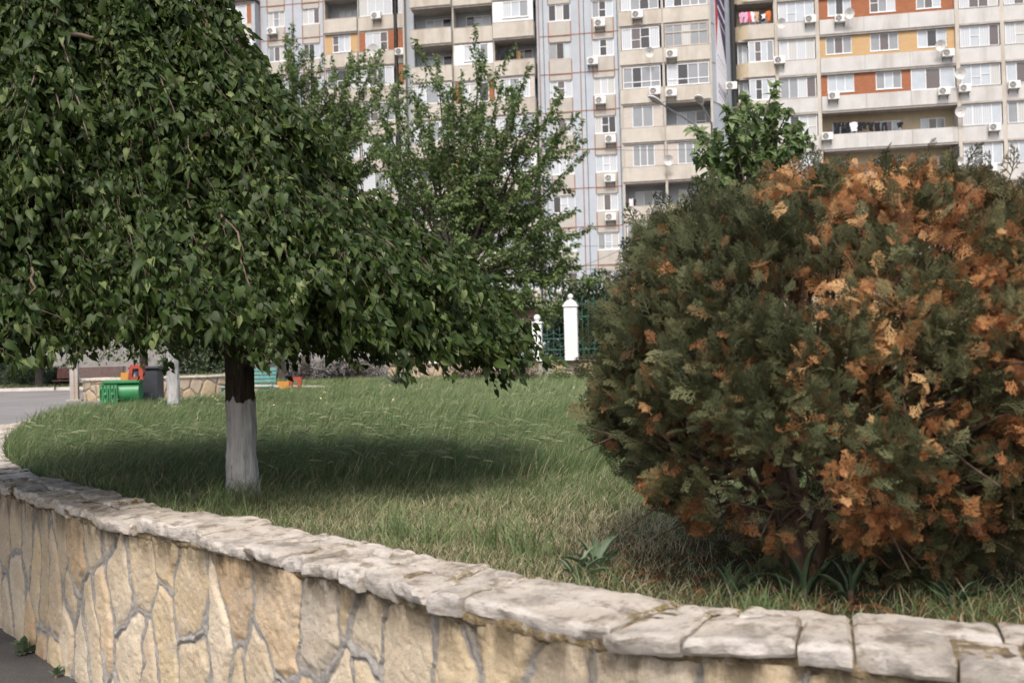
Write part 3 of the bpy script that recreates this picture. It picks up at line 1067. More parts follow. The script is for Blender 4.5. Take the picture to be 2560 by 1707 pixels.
def shrubmat():
    k = NT("thuja_spray")
    t, d = k.attr("tint"), k.attr("dry")
    g = k.ramp(t, [(0.0, (0.030, 0.035, 0.016)), (0.45, (0.092, 0.100, 0.046)), (0.75, (0.16, 0.158, 0.075)), (1.0, (0.26, 0.225, 0.11))])
    o = k.ramp(t, [(0.0, (0.10, 0.040, 0.018)), (0.4, (0.31, 0.125, 0.05)), (0.75, (0.48, 0.235, 0.095)), (1.0, (0.60, 0.37, 0.17))])
    c = k.mix(d, g, o)
    k.base(c, 0.7, 0.2)
    k.translucent(c, 0.25)
    return k.m
M_THUJA = shrubmat()
M_THBARK = barkmat("thuja_bark", (0.04, 0.026, 0.019), (0.135, 0.09, 0.066), 22)
SR = np.array([0.915, 0.92, 0.855])
def on_shrub(px, py, k=0.97):
    d = ray(px * S, py * S); d.normalize()
    oc = CPOS - SHRUB
    b = oc.dot(d); c = oc.length_squared - (SR[0] * k) ** 2
    disc = b * b - c
    t = -b - math.sqrt(disc) if disc > 0 else -b
    return np.array(CPOS + d * t)
DEAD = [(1800, 420, 75, .7), (1960, 385, 75, .8), (1935, 490, 60, .7), (2100, 420, 95, .55), (2060, 520, 70, .55), (2180, 550, 100, .5), (2230, 480, 60, .5),
        (2265, 650, 90, .5), (2200, 610, 70, .5), (1925, 690, 70, .95), (2005, 690, 45, .95), (2050, 770, 70, .9), (2110, 890, 60, .9), (2190, 960, 60, .8),
        (1850, 840, 32, .8), (1955, 960, 45, .8), (2270, 770, 80, .5), (2330, 860, 70, .45), (1490, 1130, 52, .45), (1580, 1265, 60, .4), (1650, 1320, 55, .4),
        (1955, 1110, 60, .65), (1985, 1210, 65, .55), (2060, 1185, 50, .45), (1385, 985, 18, .7), (1700, 850, 28, .5), (1470, 690, 26, .75), (1605, 1180, 40, .35),
        (2160, 1130, 60, .35), (2300, 1010, 90, .35), (1500, 960, 14, .8), (1855, 965, 22, .95), (1790, 1240, 28, .4), (1530, 610, 26, .6), (1440, 1090, 26, .5),
        (1990, 860, 35, .85), (2030, 660, 30, .9), (1740, 640, 20, .9), (2330, 560, 60, .5), (2000, 440, 50, .7), (1880, 560, 20, .8), (2120, 1000, 45, .7),
        (1760, 470, 40, .7), (2150, 700, 50, .55), (1700, 1180, 25, .35), (2220, 1180, 60, .3)]
DEADP = [(np.array(CPOS), np.array((on_shrub(a, b) - np.array(CPOS)) / np.linalg.norm(on_shrub(a, b) - np.array(CPOS))), c * S / FPX * 3.0 * (0.70 if a > 2090 else 0.95), t) for a, b, c, t in DEAD]   # dead boughs: axis, reach

SH = thing("thuja_shrub", "big globe thuja half green and half rusty orange growing right behind the coping", "shrub", (SHRUB.x, SHRUB.y, GZ))
ctr = np.array([0, 0, SHRUB.z - GZ])
def shrub():
    r = np.random.default_rng(4)
    L = Leaves()
    n = 46000
    d = norm(r.normal(0, 1, (n * 2, 3)))
    # far more sprays where they can be seen; the back is thinner
    m = (d[:, 1] < 0.25) | (r.random(len(d)) < 0.4)
    d = d[m][:n]
    n = len(d)
    dep = np.abs(r.normal(0, 0.075, n))
    deep = r.random(n) < 0.22
    dep[deep] = r.uniform(0.1, 0.42, deep.sum())
    lump = 0.985 + fbm(d, 2.3, 3, 4) * 0.16 + fbm(d, 6, 2, 6) * 0.16
    R = (1 - dep) * lump
    R = R / (np.abs(d) ** 2.8).sum(1) ** (1 / 2.8)             # a little squarer than a ball, as clipped
    lead = r.random(n) < 0.06
    R[lead] *= r.uniform(1.0, 1.07, lead.sum())
    p = d * R[:, None] * SR
    tap = 1 - 0.40 * sstep(0.0, -0.55, p[:, 2])
    p[:, 0] *= tap; p[:, 1] *= tap
    p[:, 2] = np.where(p[:, 2] < -0.45, -0.45 + (p[:, 2] + 0.45) * 0.35, p[:, 2])
    # open below: foliage thins out near the foot
    low = sstep(-0.14, -0.46, p[:, 2])
    keep = r.random(n) > low * 0.85
    keep &= ~((p[:, 2] < -0.12) & (p[:, 1] < .1) & (np.abs(p[:, 0] + .28) < .30) & (r.random(n) < 0.9))
    # open gaps into the dark inside
    gap = fbm(d, 4.6, 2, 31)
    keep &= ~((gap < -0.065) & (dep < 0.16) & (r.random(n) < .9))
    wp = p + np.array(SHRUB)
    for (c, ax_, rr, ti), (px_, py_, _, _) in zip(DEADP, DEAD):    # dead boughs keep their sprays low down too
        if py_ > 1050:
            v_ = wp - c
            keep |= (np.linalg.norm(v_ - (v_ @ ax_)[:, None] * ax_, axis=1) < rr * .9) & (p[:, 1] < .1) & (r.random(n) < .75)
    d, p, dep, lead, n = d[keep], p[keep], dep[keep], lead[keep], keep.sum()
    wp = p + np.array(SHRUB)
    dead = np.zeros(n); tt = np.clip(r.normal(0.42, 0.17, n) + fbm(wp, 3, 2, 5) * 0.5, 0, 1)
    for c, ax_, rr, ti in DEADP:
        v_ = wp - c
        q = np.linalg.norm(v_ - (v_ @ ax_)[:, None] * ax_, axis=1) / rr
        q[p[:, 1] > 0.3] = 9
        q = q + fbm(wp, 16, 2, 3) * 0.9
        m = (q < 0.92) & (r.random(n) < 0.84)
        dead[m] = r.uniform(0.85, 1, m.sum())
        tt[m] = np.clip(r.normal(ti, 0.24, m.sum()), 0, 1)
    # scattered brown sprays, most of the deep ones and the right shoulder turn brownish
    m = (r.random(n) < 0.10) | ((dep > 0.14) & (r.random(n) < 0.45))
    mm = m & (dead == 0)
    dead[mm] = r.uniform(0.3, 0.9, mm.sum())
    tt[mm] = tt[mm] * .7
    shoulder = (wp[:, 0] > 1.25) & (dead == 0)
    dead[shoulder] += r.uniform(0, 0.35, shoulder.sum()) * sstep(1.2, 1.9, wp[shoulder, 0])
    side = norm(np.cross(d, r.normal(0, 1, (n, 3))))
    ax = d * r.uniform(0.25, 0.9, n)[:, None] + side * r.uniform(0.3, 0.9, n)[:, None] + np.array([0, 0, 0.45])
    drp = dead > 0.5
    ax[drp] += np.array([0, 0, -0.4]) + r.normal(0, .3, (drp.sum(), 3))
    nr = norm(np.cross(ax, r.normal(0, 1, (n, 3)))) + d * 0.8
    sc = r.uniform(0.040, 0.088, n)
    sc[dead > .6] *= 0.8
    lead &= dead < .5
    sc[lead] *= 1.25
    ax[lead] = ax[lead] * .4 + d[lead] * 1.2 + np.array([0, 0, .3])
    T = [frond_template(k) for k in range(6)]
    wh = r.integers(0, 6, n)
    for k in range(6):
        m = wh == k
        L.put(T[k], p[m] + ctr, ax[m], nr[m], sc[m], tt[m], r.uniform(.8, 1.05), np.clip(dead[m], 0, 1))
    # stems
    br = MB()
    base = np.array([-0.28, -0.33, 0.0])
    for i in range(9):
        a = r.uniform(0, 6.28)
        e = np.array([math.cos(a) * .55, math.sin(a) * .5, r.uniform(0.5, 1.1)])
        if i == 0:
            e = np.array([-0.52, -0.30, 0.66])
        if i == 1:
            e = np.array([0.1, -0.2, 0.8])
        pts = bez(base + np.array([r.uniform(-.06, .06), r.uniform(-.06, .06), -0.03]), base + np.array([0, 0, 0.2]) + (e - base) * 0.2, base * .4 + e * .6 + np.array([0, 0, .02]), e, 10)
        br.tube(pts, np.linspace(0.040 if i < 2 else r.uniform(0.018, 0.03), 0.010, 10), 8)
    for i in range(380):
        dd = norm(r.normal(0, 1, 3))
        if dd[1] > 0.3:
            dd[1] *= -1
        e = dd * SR * r.uniform(0.84, 0.965) + ctr
        tq = 1 - 0.40 * float(sstep(0.0, -0.55, e[2] - ctr[2]))
        e[:2] *= tq
        if e[2] < 0.22:
            continue
        s_ = e * 0.45 + np.array([-0.1, -0.12, 0.22]) + r.normal(0, .06, 3)
        m1 = s_ * .6 + e * .4 + r.normal(0, .05, 3); m2 = s_ * .25 + e * .75 + r.normal(0, .05, 3)
        pts = bez(s_, m1, m2, e, 8)
        br.tube(pts, np.linspace(0.0085, 0.0028, 8), 5, cap=False)
        for j in range(2):
            k = r.integers(3, 7)
            e2 = pts[k] + r.normal(0, .1, 3) + dd * .06
            br.tube(bez(pts[k], pts[k] * .7 + e2 * .3 + r.normal(0, .01, 3), pts[k] * .3 + e2 * .7, e2, 5), np.linspace(0.0048, 0.002, 5), 4, cap=False)
    br.build("stems", M_THBARK, SH, smooth=True)
    L.build("foliage", M_THUJA, SH, smooth=False)
    return n
print("sprays", shrub())

# dry needles and twigs fallen under the shrub
def litter():
    r = np.random.default_rng(8)
    n = 1300
    a = r.uniform(0, 6.28, n); q = np.sqrt(r.random(n)) * 0.95
    x = SHRUB.x - 0.1 + np.cos(a) * q; y = SHRUB.y - 0.1 + np.sin(a) * q
    m = in_poly(x, y, bed)
    x, y = x[m], y[m]; n = len(x)
    L = Leaves()
    p = np.stack([x, y, GZ + r.uniform(0.005, 0.03, n)], -1)
    ax = r.normal(0, 1, (n, 3)); ax[:, 2] *= 0.2
    nr = np.array([0, 0, 1]) + r.normal(0, .35, (n, 3))
    L.put(frond_template(3), p, ax, nr, r.uniform(0.03, 0.07, n), np.clip(r.normal(0.10, 0.12, n), 0, 1), 0.5, np.ones(n))
    kind(L.build("leaf_litter", M_THUJA, None, smooth=False), "stuff")
litter()

# ------------------------------------------------ trees with upright shoots
M_APR = leafmat("upright_leaf", (0.032, 0.055, 0.016), (0.10, 0.15, 0.044), (0.22, 0.27, 0.105), 0.34, 0.5, 0.3, (0.10, 0.17, 0.03))
M_CAT = leafmat("catalpa_leaf", (0.04, 0.075, 0.022), (0.12, 0.175, 0.06), (0.27, 0.32, 0.17), 0.35, 0.5, 0.3, (0.13, 0.20, 0.04))
M_DARKLEAF = leafmat("evergreen_leaf", (0.014, 0.026, 0.011), (0.036, 0.058, 0.024), (0.085, 0.12, 0.05), 0.15, 0.5, 0.3)
M_BARK = barkmat("grey_bark", (0.04, 0.034, 0.029), (0.13, 0.11, 0.092), 14)

def shoot_tree(name, label, base, fork, tips, mat, tmpl, lsz, dens, spread, seed, trunk_r, wind=0.3, side=5, group=None, droop=0.0, wide=0.0):
    r = np.random.default_rng(seed)
    base = np.array(base, float); fork = np.array(fork, float) - base
    root = thing(name, label, "tree", tuple(base), 0, group)
    br, L = MB(), Leaves()
    tr = MB()
    tr.tube(bez((0, 0, -0.05), fork * .3 + np.array([.02, 0, 0]), fork * .7, fork, 10), np.linspace(trunk_r * 1.15, trunk_r * .8, 10), 12)
    tr.build("trunk", M_BARK, root, smooth=True)
    P, A, N, SC_, TI = [], [], [], [], []
    def leafy(pts, t0, k):
        seg = np.linalg.norm(np.diff(pts, axis=0), axis=1).sum()
        n = max(6, int(seg * dens * k))
        t = (t0 + (1 - t0) * r.random(n)) * (len(pts) - 1.001)
        i0 = t.astype(int); f = (t - i0)[:, None]
        p = pts[i0] * (1 - f) + pts[i0 + 1] * f
        dirs = norm(pts[i0 + 1] - pts[i0])
        q = t / (len(pts) - 1)
        sp = spread * (1.2 - 0.98 * q) * r.uniform(0.2, 1, n)
        o = norm(r.normal(0, 1, (n, 3)))
        p = p + o * sp[:, None]
        a = o * 0.8 + dirs * 0.3 + np.array([wind, 0, -0.35 - droop]) + r.normal(0, .3, (n, 3))
        nr = np.array([0, -0.35, 0.8]) + r.normal(0, 0.5, (n, 3))
        P.append(p); A.append(a); N.append(nr)
        SC_.append(lsz * r.uniform(0.65, 1.25, n)); TI.append(np.clip(r.normal(0.45, 0.19, n) + 0.12 * (q > .8), 0, 1))
    for tip in tips:
        e = np.array(tip, float) - base
        mid = fork * 0.5 + e * 0.5
        out = e - fork
        m1 = fork + np.array([out[0] * .40, out[1] * .40, out[2] * .34]) + r.normal(0, .06, 3)
        m2 = fork + np.array([out[0] * .74, out[1] * .74, out[2] * .74]) + r.normal(0, .06, 3)
        pts = bez(fork - np.array([0, 0, 0.1]), m1, m2, e, 16)
        Lh = np.linalg.norm(out)
        br.tube(pts, np.linspace(trunk_r * .5, 0.007, 16), 6, cap=False)
        leafy(pts, 0.33, 1.0)
        for j in range(side):
            k = r.integers(4, 13)
            dd = norm(pts[min(15, k + 2)] - pts[k]) * 0.75 + norm(r.normal(0, 1, 3)) * (0.6 + wide) + np.array([wind * .3, 0, 0.25 - droop])
            e2 = pts[k] + norm(dd) * Lh * r.uniform(0.16, 0.34)
            sp = bez(pts[k], pts[k] + dd * Lh * .06, pts[k] * .4 + e2 * .6 + r.normal(0, .03, 3), e2, 7)
            br.tube(sp, np.linspace(0.012, 0.004, 7), 4, cap=False)
            leafy(sp, 0.2, 1.15)
    br.build("branches", M_BARK, root, smooth=True)
    P, A, N, SC_, TI = (np.concatenate(z) for z in (P, A, N, SC_, TI))
    L.put(tmpl, P, A, N, SC_, TI)
    L.build("crown", mat, root, smooth=True)
    print(name, L.count)
    return root

def tipset(pxs, y, dy, seed, extra=0, base=None):
    r = np.random.default_rng(seed)
    out = []
    for a, b in pxs:
        out.append(at_y(a, b, y + r.uniform(-dy, dy)))
    return [tuple(p) for p in out]

GREAR = 0.93
t1 = tipset([(1000, 125), (1060, 165), (1105, 112), (1110, 210), (1215, 150), (1180, 240), (1290, 215), (1325, 262), (1270, 330), (1350, 345), (1290, 420), (1325, 480), (1240, 470), (1365, 520), (1290, 560), (1335, 610), (1375, 640), (1250, 640),
             (945, 205), (900, 232), (930, 330), (860, 330), (870, 430), (900, 520), (960, 560), (985, 300), (1040, 380), (1130, 330), (1180, 420), (1200, 560), (1120, 470), (1060, 540), (1130, 620), (1200, 690), (1310, 700), (1000, 640), (900, 640),
             (1030, 210), (1075, 260), (1150, 190), (1240, 250), (960, 420), (1230, 380), (1330, 560), (820, 250), (850, 200), (1160, 700), (1270, 720)], 33.0, 2.0, 5)
b1 = at_y(1060, 895, 33.0)
shoot_tree("upright_tree", "leafy tree with upright spiky shoots in front of the grey and cream flats", (b1.x, b1.y, GREAR), tuple(at_y(1050, 640, 33.0)), t1, M_APR, SMALL_LEAF, 0.15, 54, 0.26, 12, 0.15, 0.45, 8, "upright trees beyond the lawn", 0.12, 0.5)
t2 = tipset([(655, 78), (640, 170), (715, 118), (690, 180), (808, 122), (770, 200), (852, 152), (880, 190), (830, 260), (600, 190), (560, 260), (900, 300), (740, 300), (650, 300), (860, 380), (700, 250), (620, 230), (665, 140), (725, 180), (800, 180), (790, 260)], 42.0, 2.0, 6)
b2 = at_y(700, 870, 42.0)
shoot_tree("upright_tree", "tree with plume like shoots behind the weeping mulberry, against the set back flats", (b2.x, b2.y, GREAR), tuple(at_y(720, 480, 42.0)), t2, M_APR, SMALL_LEAF, 0.16, 60, 0.27, 14, 0.18, 0.30, 8, "upright trees beyond the lawn")
t3 = tipset([(1782, 190), (1770, 250), (1700, 215), (1662, 240), (1640, 300), (1602, 300), (1595, 345), (1720, 280), (1780, 310), (1830, 285), (1855, 312), (1800, 340), (1700, 330), (1650, 390), (1745, 370), (1605, 410), (1690, 400), (1790, 380), (1810, 250), (1845, 340), (1740, 240), (1680, 280), (1625, 350), (1770, 345), (1835, 310)], 14.5, 0.7, 7)
b3 = at_y(1715, 900, 14.5)
CAT_LEAF = leaf_template(0.35, 0.22, 1.15)
shoot_tree("catalpa_tree", "small tree with large pale heart shaped leaves rising behind the rusty thuja", (b3.x, b3.y, GZ), tuple(at_y(1715, 450, 14.5)), t3, M_CAT, CAT_LEAF, 0.12, 38, 0.10, 15, 0.05, 0.25, 3)

def bush(name, label, cat, c, r3, n, lsz, mat, seed, tmpl=SMALL_LEAF, tint=0.45, bare=0.0, group=None, twig=60):
    """loose bush: leaves through a lumpy volume carried on twigs from the foot"""
    r = np.random.default_rng(seed)
    root = thing(name, label, cat, c, 0, group)
    d = norm(r.normal(0, 1, (n, 3)))
    d[:, 2] = np.abs(d[:, 2]) * 1.2 - 0.15
    R = r.random(n) ** 0.38 * (1 + fbm(d, 2.6, 3, seed) * 0.55)
    p = d * R[:, None] * np.array(r3) + np.array([0, 0, r3[2] * 0.25])
    p[:, 2] = np.maximum(p[:, 2], 0.03)
    L = Leaves()
    L.put(tmpl, p, d + r.normal(0, .5, (n, 3)), np.array([0, -.3, .8]) + r.normal(0, .5, (n, 3)), lsz * r.uniform(.6, 1.3, n), np.clip(r.normal(tint, .18, n), 0, 1))
    b = MB()
    for i in range(twig):
        e = p[r.integers(0, n)]
        b.tube(bez((r.normal(0, .05) * r3[0], r.normal(0, .05), -0.03), e * .25 + np.array([0, 0, r3[2] * .2]), e * .7, e * (1 + bare), 7), np.linspace(0.012, 0.003, 7) * max(1, r3[2] * .8), 4, cap=False)
    b.build("stems", M_BARK, root, smooth=True)
    L.build("foliage", mat, root)
    return root
M_TWIGGY = leafmat("dry_twig_leaf", (0.035, 0.026, 0.020), (0.075, 0.055, 0.042), (0.13, 0.11, 0.07), 0.15, 0.7, 0.2)
def at_ground(px, y, z=None):
    p = at_y(px, 900, y)
    return (p.x, p.y, GZ if z is None else z)

# ---------------------------------------------------------------- behind the lawn
def farstone():
    k = NT("tan_rubble")
    v = k.coord("Object", (1, 1, 0.8))
    nz_ = k.n("TexNoise"); nz_.inputs["Scale"].default_value = 3.0; nz_.inputs["Detail"].default_value = 4
    k.l(v, nz_.inputs["Vector"])
    wv = k.mix(0.12, v, nz_.outputs[1])
    vo = k.n("TexVoronoi", feature='DISTANCE_TO_EDGE'); vo.inputs["Scale"].default_value = 3.6
    vc = k.n("TexVoronoi", feature='F1'); vc.inputs["Scale"].default_value = 3.6
    k.l(wv, vo.inputs["Vector"]); k.l(wv, vc.inputs["Vector"])
    sep = k.n("SeparateColor"); k.l(vc.outputs["Color"], sep.inputs[0])
    c = k.ramp(sep.outputs[0], [(0.1, (0.36, 0.27, 0.165)), (0.5, (0.42, 0.335, 0.235)), (0.9, (0.33, 0.28, 0.22))])
    c = k.mix(k.fac(k.noise(v, 14, 6), 0.45, 0.75, 0, 0.6), c, (0.26, 0.19, 0.12))
    c = k.mix(k.fac(vo.outputs[0], 0.012, 0.05, 0.85, 0), c, (0.19, 0.155, 0.12))
    k.bump(k.fac(vo.outputs[0], 0.0, 0.12), 0.8, 0.04)
    return k.base(c, 0.9, 0.15)
M_FAR = farstone()
M_WHITEP = plain("white_plaster", (0.66, 0.655, 0.645), 0.7, 0.05, 3, 0.3, 0, 0.1, (0.5, 0.48, 0.44), 0.35)
M_CAPST = plain("pale_cap", (0.50, 0.44, 0.36), 0.9, 0.25, 9, 0.2, 0, 0.4, (0.2, 0.16, 0.12), 0.6)
M_DKCAP = plain("brown_cap", (0.17, 0.12, 0.09), 0.8, 0.2, 6)
M_GIRON = plain("green_iron", (0.02, 0.085, 0.066), 0.45, 0.2, 20, 0.5)
M_CONC = plain("concrete", (0.33, 0.315, 0.30), 0.9, 0.12, 7, 0.2, 0, 0.3, (0.30, 0.19, 0.11), 0.5)
M_BLACK = plain("black_paint", (0.022, 0.022, 0.022), 0.5, 0.2, 10)

# planter walls of the plaza
def rubble_run(name, label, pts, z0, z1, wdt, cap=0.05, capmat=None, cat="wall", step=0.09):
    """low rubble wall along a polyline, lumpy faces, capped with slabs"""
    base = pts[0]
    root = thing(name, label, cat, (base[0], base[1], z0))
    P = catmull(pts, step)
    t = np.gradient(P, axis=0); t = norm(t)
    nn = np.stack([-t[:, 1], t[:, 0]], -1)
    def loft(prof, mat, nm, amp):
        prof = np.array(prof)
        V = np.zeros((len(P), len(prof), 3))
        V[..., :2] = P[:, None] + nn[:, None] * prof[None, :, :1]
        V[..., 2] = prof[None, :, 1]
        d = fbm(V, 5, 4, 3) * amp
        V[..., :2] += nn[:, None] * (d * np.sign(prof[:, 0])[None])[..., None]
        V[..., 2] += fbm(V, 4, 3, 9) * amp * 0.6 * (prof[None, :, 1] > prof[:, 1].min() + .01)
        V -= np.array([base[0], base[1], z0])
        n = len(prof)
        ii = (np.arange(len(P) - 1)[:, None] * n + np.arange(n)[None])
        jj = (np.arange(len(P) - 1)[:, None] * n + (np.arange(n)[None] + 1) % n)
        q = np.stack([ii, jj, jj + n, ii + n], -1).reshape(-1, 4)
        caps = [np.arange(n)[None, ::-1], (np.arange(n) + (len(P) - 1) * n)[None]]
        o = obj(nm, np_mesh(nm, V.reshape(-1, 3), [q] + caps, mat, True), root)
        o.data.set_sharp_from_angle(angle=rad(45))
    h = wdt / 2
    zs = np.linspace(z0 - 0.1, z1, 7)
    loft([(-h, z) for z in zs] + [(h, z) for z in zs[::-1]], M_FAR, "face", 0.06)
    ho = h + 0.04
    loft([(-ho, z1 + 0.002), (-ho, z1 + cap * .8), (-h * .5, z1 + cap), (h * .5, z1 + cap), (ho, z1 + cap * .8), (ho, z1 + 0.002)], capmat or M_CAPST, "coping", 0.05)
    return root
rubble_run("planter_wall", "low tan rubble planter wall with pale coping behind the green play bench", [(-9.2, 27.6), (-10.35, 25.6), (-10.1, 24.05), (-9.0, 24.2), (-7.8, 24.85), (-7.2, 25.6)], 0.89, 1.38, 0.42)
rubble_run("kerb_wall", "low whitish stone edging behind the orange and red play blocks", [(-11.0, 32.0), (-9.0, 30.4), (-7.6, 29.2), (-6.2, 27.6), (-4.9, 25.9)], 0.89, 1.0, 0.35, 0.06)
rubble_run("boundary_wall", "tan stone wall with thin brown capping that carries the white fence pillars", [(-3.9, 31.6), (-1.5, 31.25), (1, 30.9), (6, 30.2), (14, 29.0)], 0.89, 1.50, 0.35, 0.05, M_DKCAP)

def plot(name, pts, z, mat):
    return poly_sheet(name, pts, z, mat)
plot("back_lawn", [(-11, 32.1), (-9.0, 30.5), (-7.6, 29.3), (-6.2, 27.7), (-4.95, 26.1), (-3.5, 27.2), (-0.7, 27.8), (4, 28.0), (12, 28.4), (14, 28.9), (6, 30.1), (1, 30.8), (-4, 31.5), (-8.5, 33.4), (-11, 35)], 0.905, M_SOIL)
plot("planter_soil", [(-9.3, 28.0), (-10.2, 25.7), (-9.95, 24.25), (-9.0, 24.35), (-7.9, 25.0), (-7.3, 25.7), (-7.2, 27.5)], 1.33, M_SOIL)
plot("verge", [(-60, 39.6), (-20.6, 37.5), (-15, 36.7), (-14.0, 37.6), (-14, 48), (-60, 52)], 0.915, M_SOIL)
M_KERB = plain("kerb_stone", (0.50, 0.46, 0.42), 0.9, 0.15, 5, 0.2, 0, 0.2)
kb = MB()
kp = [(-60, 39.3), (-40, 38.25), (-20.6, 37.2), (-15.0, 36.4), (-13.7, 37.5), (-13.7, 48)]
for a, b in zip(kp[:-1], kp[1:]):
    a, b = np.array(a), np.array(b)
    t = norm(b - a); nn = np.array([-t[1], t[0]]) * 0.17
    q = [a, b, b + nn, a + nn]
    kb.prism([tuple(x) for x in q], 'z', 0.85, 1.0)
kind(kb.build("kerb", M_KERB), "structure")

acc2 = Acc()
def far_grass(poly, dens, h, wid, zl, tintm=0.55, dryp=0.15):
    poly = np.array(poly)
    x0, y0 = poly.min(0); x1, y1 = poly.max(0)
    n = int(dens * (x1 - x0) * (y1 - y0))
    x = RNG.uniform(x0, x1, n); y = RNG.uniform(y0, y1, n)
    m = in_poly(x, y, poly)
    x, y = x[m], y[m]; n = len(x)
    nn = fbm(np.stack([x, y, x * 0], -1), 0.8, 3, 4)
    hh = h * RNG.uniform(.5, 1.3, n) * (1 + nn)
    acc2.put(*blades(x, y, np.full(n, zl), hh, np.full(n, wid), hh * RNG.uniform(.1, .9, n), RNG.normal(.1, .9, n), np.clip(tintm + nn * .6 + RNG.normal(0, .15, n), 0, 1), (RNG.random(n) < dryp) * RNG.uniform(.3, .9, n), 2))
far_grass([(-11, 32.1), (-9.0, 30.5), (-7.6, 29.3), (-6.2, 27.7), (-4.95, 26.1), (-3.5, 27.2), (-0.7, 27.8), (4, 28.0), (8, 28.4), (6, 30.1), (1, 30.8), (-4, 31.5), (-8.5, 33.4)], 420, 0.26, 0.022, 0.90)
far_grass([(-9.3, 28.0), (-10.2, 25.8), (-9.9, 24.35), (-9.0, 24.4), (-7.9, 25.1), (-7.3, 25.8), (-7.2, 27.5)], 350, 0.14, 0.02, 1.33)
far_grass([(-32, 38.3), (-20.6, 37.6), (-15, 36.8), (-14.2, 37.6), (-14.2, 46), (-32, 50)], 160, 0.12, 0.03, 0.91, 0.5, 0.35)
kind(acc2.obj("verge_grass", M_GRASS), "stuff")

# small yellow flowers dotted through the far grass
def flowers():
    n = 80
    x, y = scatter(900, -6, 4, 13, 27)
    x, y = x[:n], y[:n]; n = len(x)
    z = GZ + RNG.uniform(0.14, 0.26, n)
    V, T = [], []
    for i in range(n):
        b = len(V); q = 0.012 * RNG.uniform(.6, 1.5)
        V.append((x[i], y[i], z[i] + q * .3))
        for j in range(6):
            a = j * math.pi / 3
            V.append((x[i] + q * math.cos(a), y[i] + q * math.sin(a) * .6, z[i] + q * math.sin(a) * .7))
        T += [(b, b + 1 + j, b + 1 + (j + 1) % 6) for j in range(6)]
    kind(obj("wildflowers", np_mesh("wildflowers", np.array(V), [np.array(T)], plain("yellow_petal", (0.50, 0.45, 0.20), 0.6, .2))), "stuff")
flowers()

# ---------------------------------------------------------------- fence
def pillar(name, label, px, y, wdt, z0, zs, ztop, fancy):
    p = at_y(px, 900, y)
    root = thing(name, label, "pillar", (p.x, y, z0), rad(-8), "white fence pillars")
    h = zs - z0
    a = wdt / 2
    MB().box(-a, a, -a, a, 0, h, 0, 0.012).build("shaft", M_WHITEP, root)
    c = MB()
    e = a + 0.035
    c.box(-e, e, -e, e, h + 0.002, h + 0.055, 0, 0.01)
    q = 0.055
    if fancy:
        for k in range(5):
            e2 = a * math.cos(k / 5 * 1.25)
            c.box(-e2, e2, -e2, e2, h + q + 0.002, h + q + 0.03, 0, 0.006)
            q += 0.03
    c.build("cap", M_WHITEP, root)
    rr = 0.085 if fancy else 0.10
    z1 = h + q
    prof = [(rr * .75, z1), (rr * .75, z1 + .02), (rr * .45, z1 + .035)]
    zc = z1 + .03 + rr
    for k in range(1, 12):
        t = -math.pi / 2 + math.pi * k / 12
        if t > -1.1:
            prof.append((rr * math.cos(t), zc + rr * math.sin(t)))
    prof.append((0.004, zc + rr))
    o = MB().lathe(prof, n=18).build("ball_finial", M_WHITEP, root, smooth=True)
    return root
def zat(px, py, y):
    return at_y(px, py, y).z
YF = 30.55
pillar("fence_pillar", "tall white pillar with domed cap and small ball beside the thuja", 1316, YF, 0.40, 1.52, zat(1316, 705, YF), 0, True)
pillar("fence_pillar", "short white pillar with a big ball at the tip of the weeping crown", 1238, YF + 0.2, 0.29, 1.52, zat(1238, 743, YF), 0, False)
pillar("fence_pillar", "white pillar mostly hidden behind the weeping mulberry, left of the short one", 1000, YF + 0.9, 0.29, 1.52, zat(1238, 743, YF) - .02, 0, False)

def iron_bay(label, pxa, pxb, ya, yb, z0, z1):
    a, b = at_y(pxa, 900, ya), at_y(pxb, 900, yb)
    L = math.hypot(b.x - a.x, yb - ya)
    root = thing("iron_fence", label, "fence", (a.x, ya, z0), math.atan2(yb - ya, b.x - a.x), "green iron fence bays")
    n = max(3, int(L / 0.17))
    bars = MB()
    for i in range(n + 1):
        u = L * i / n
        z = z1 - z0 - (0.0 if i % 2 else 0.12)
        bars.tube([(u, 0, 0.02), (u, 0, z)], 0.010, 6)
        bars.lathe([(0.008, z), (0.024, z + 0.02), (0.004, z + 0.12)], (u, 0, 0), 6)
    bars.build("bars", M_GIRON, root)
    rl = MB()
    for z in (0.06, 0.30, (z1 - z0) * 0.72):
        rl.box(0, L, -0.012, 0.012, z, z + 0.03)
    rl.build("rails", M_GIRON, root)
    ar = MB()
    for i in range(0, n - 1, 2):
        u0, u1 = L * i / n, L * (i + 2) / n
        c, q = (u0 + u1) / 2, (u1 - u0) / 2
        ar.tube([(c + q * math.cos(t), -0.012, z1 - z0 + 0.04 - q * 0.9 * math.sin(t)) for t in np.linspace(0, math.pi, 9)], 0.011, 5)
        for sgn in (-1, 1):
            ar.tube([(c + sgn * (0.075 - 0.011 * k * .5) + (0.06 - .006 * k) * math.cos(k * .7), -0.012, 0.47 + (0.06 - .006 * k) * math.sin(k * .7)) for k in range(10)], 0.008, 4)
    ar.build("scrolls", M_GIRON, root)
zb = zat(1270, 760, YF)
iron_bay("green iron fence bay with spear tips between the two white pillars", 1247, 1303, YF + .15, YF + .05, 1.55, zb)
iron_bay("green iron fence bay left of the short pillar, half hidden by leaves", 1010, 1229, YF + .85, YF + .25, 1.55, zb - .05)
iron_bay("taller green iron fence bay right of the tall pillar, running behind the thuja", 1329, 1560, YF, YF - .7, 1.55, zat(1340, 690, YF))

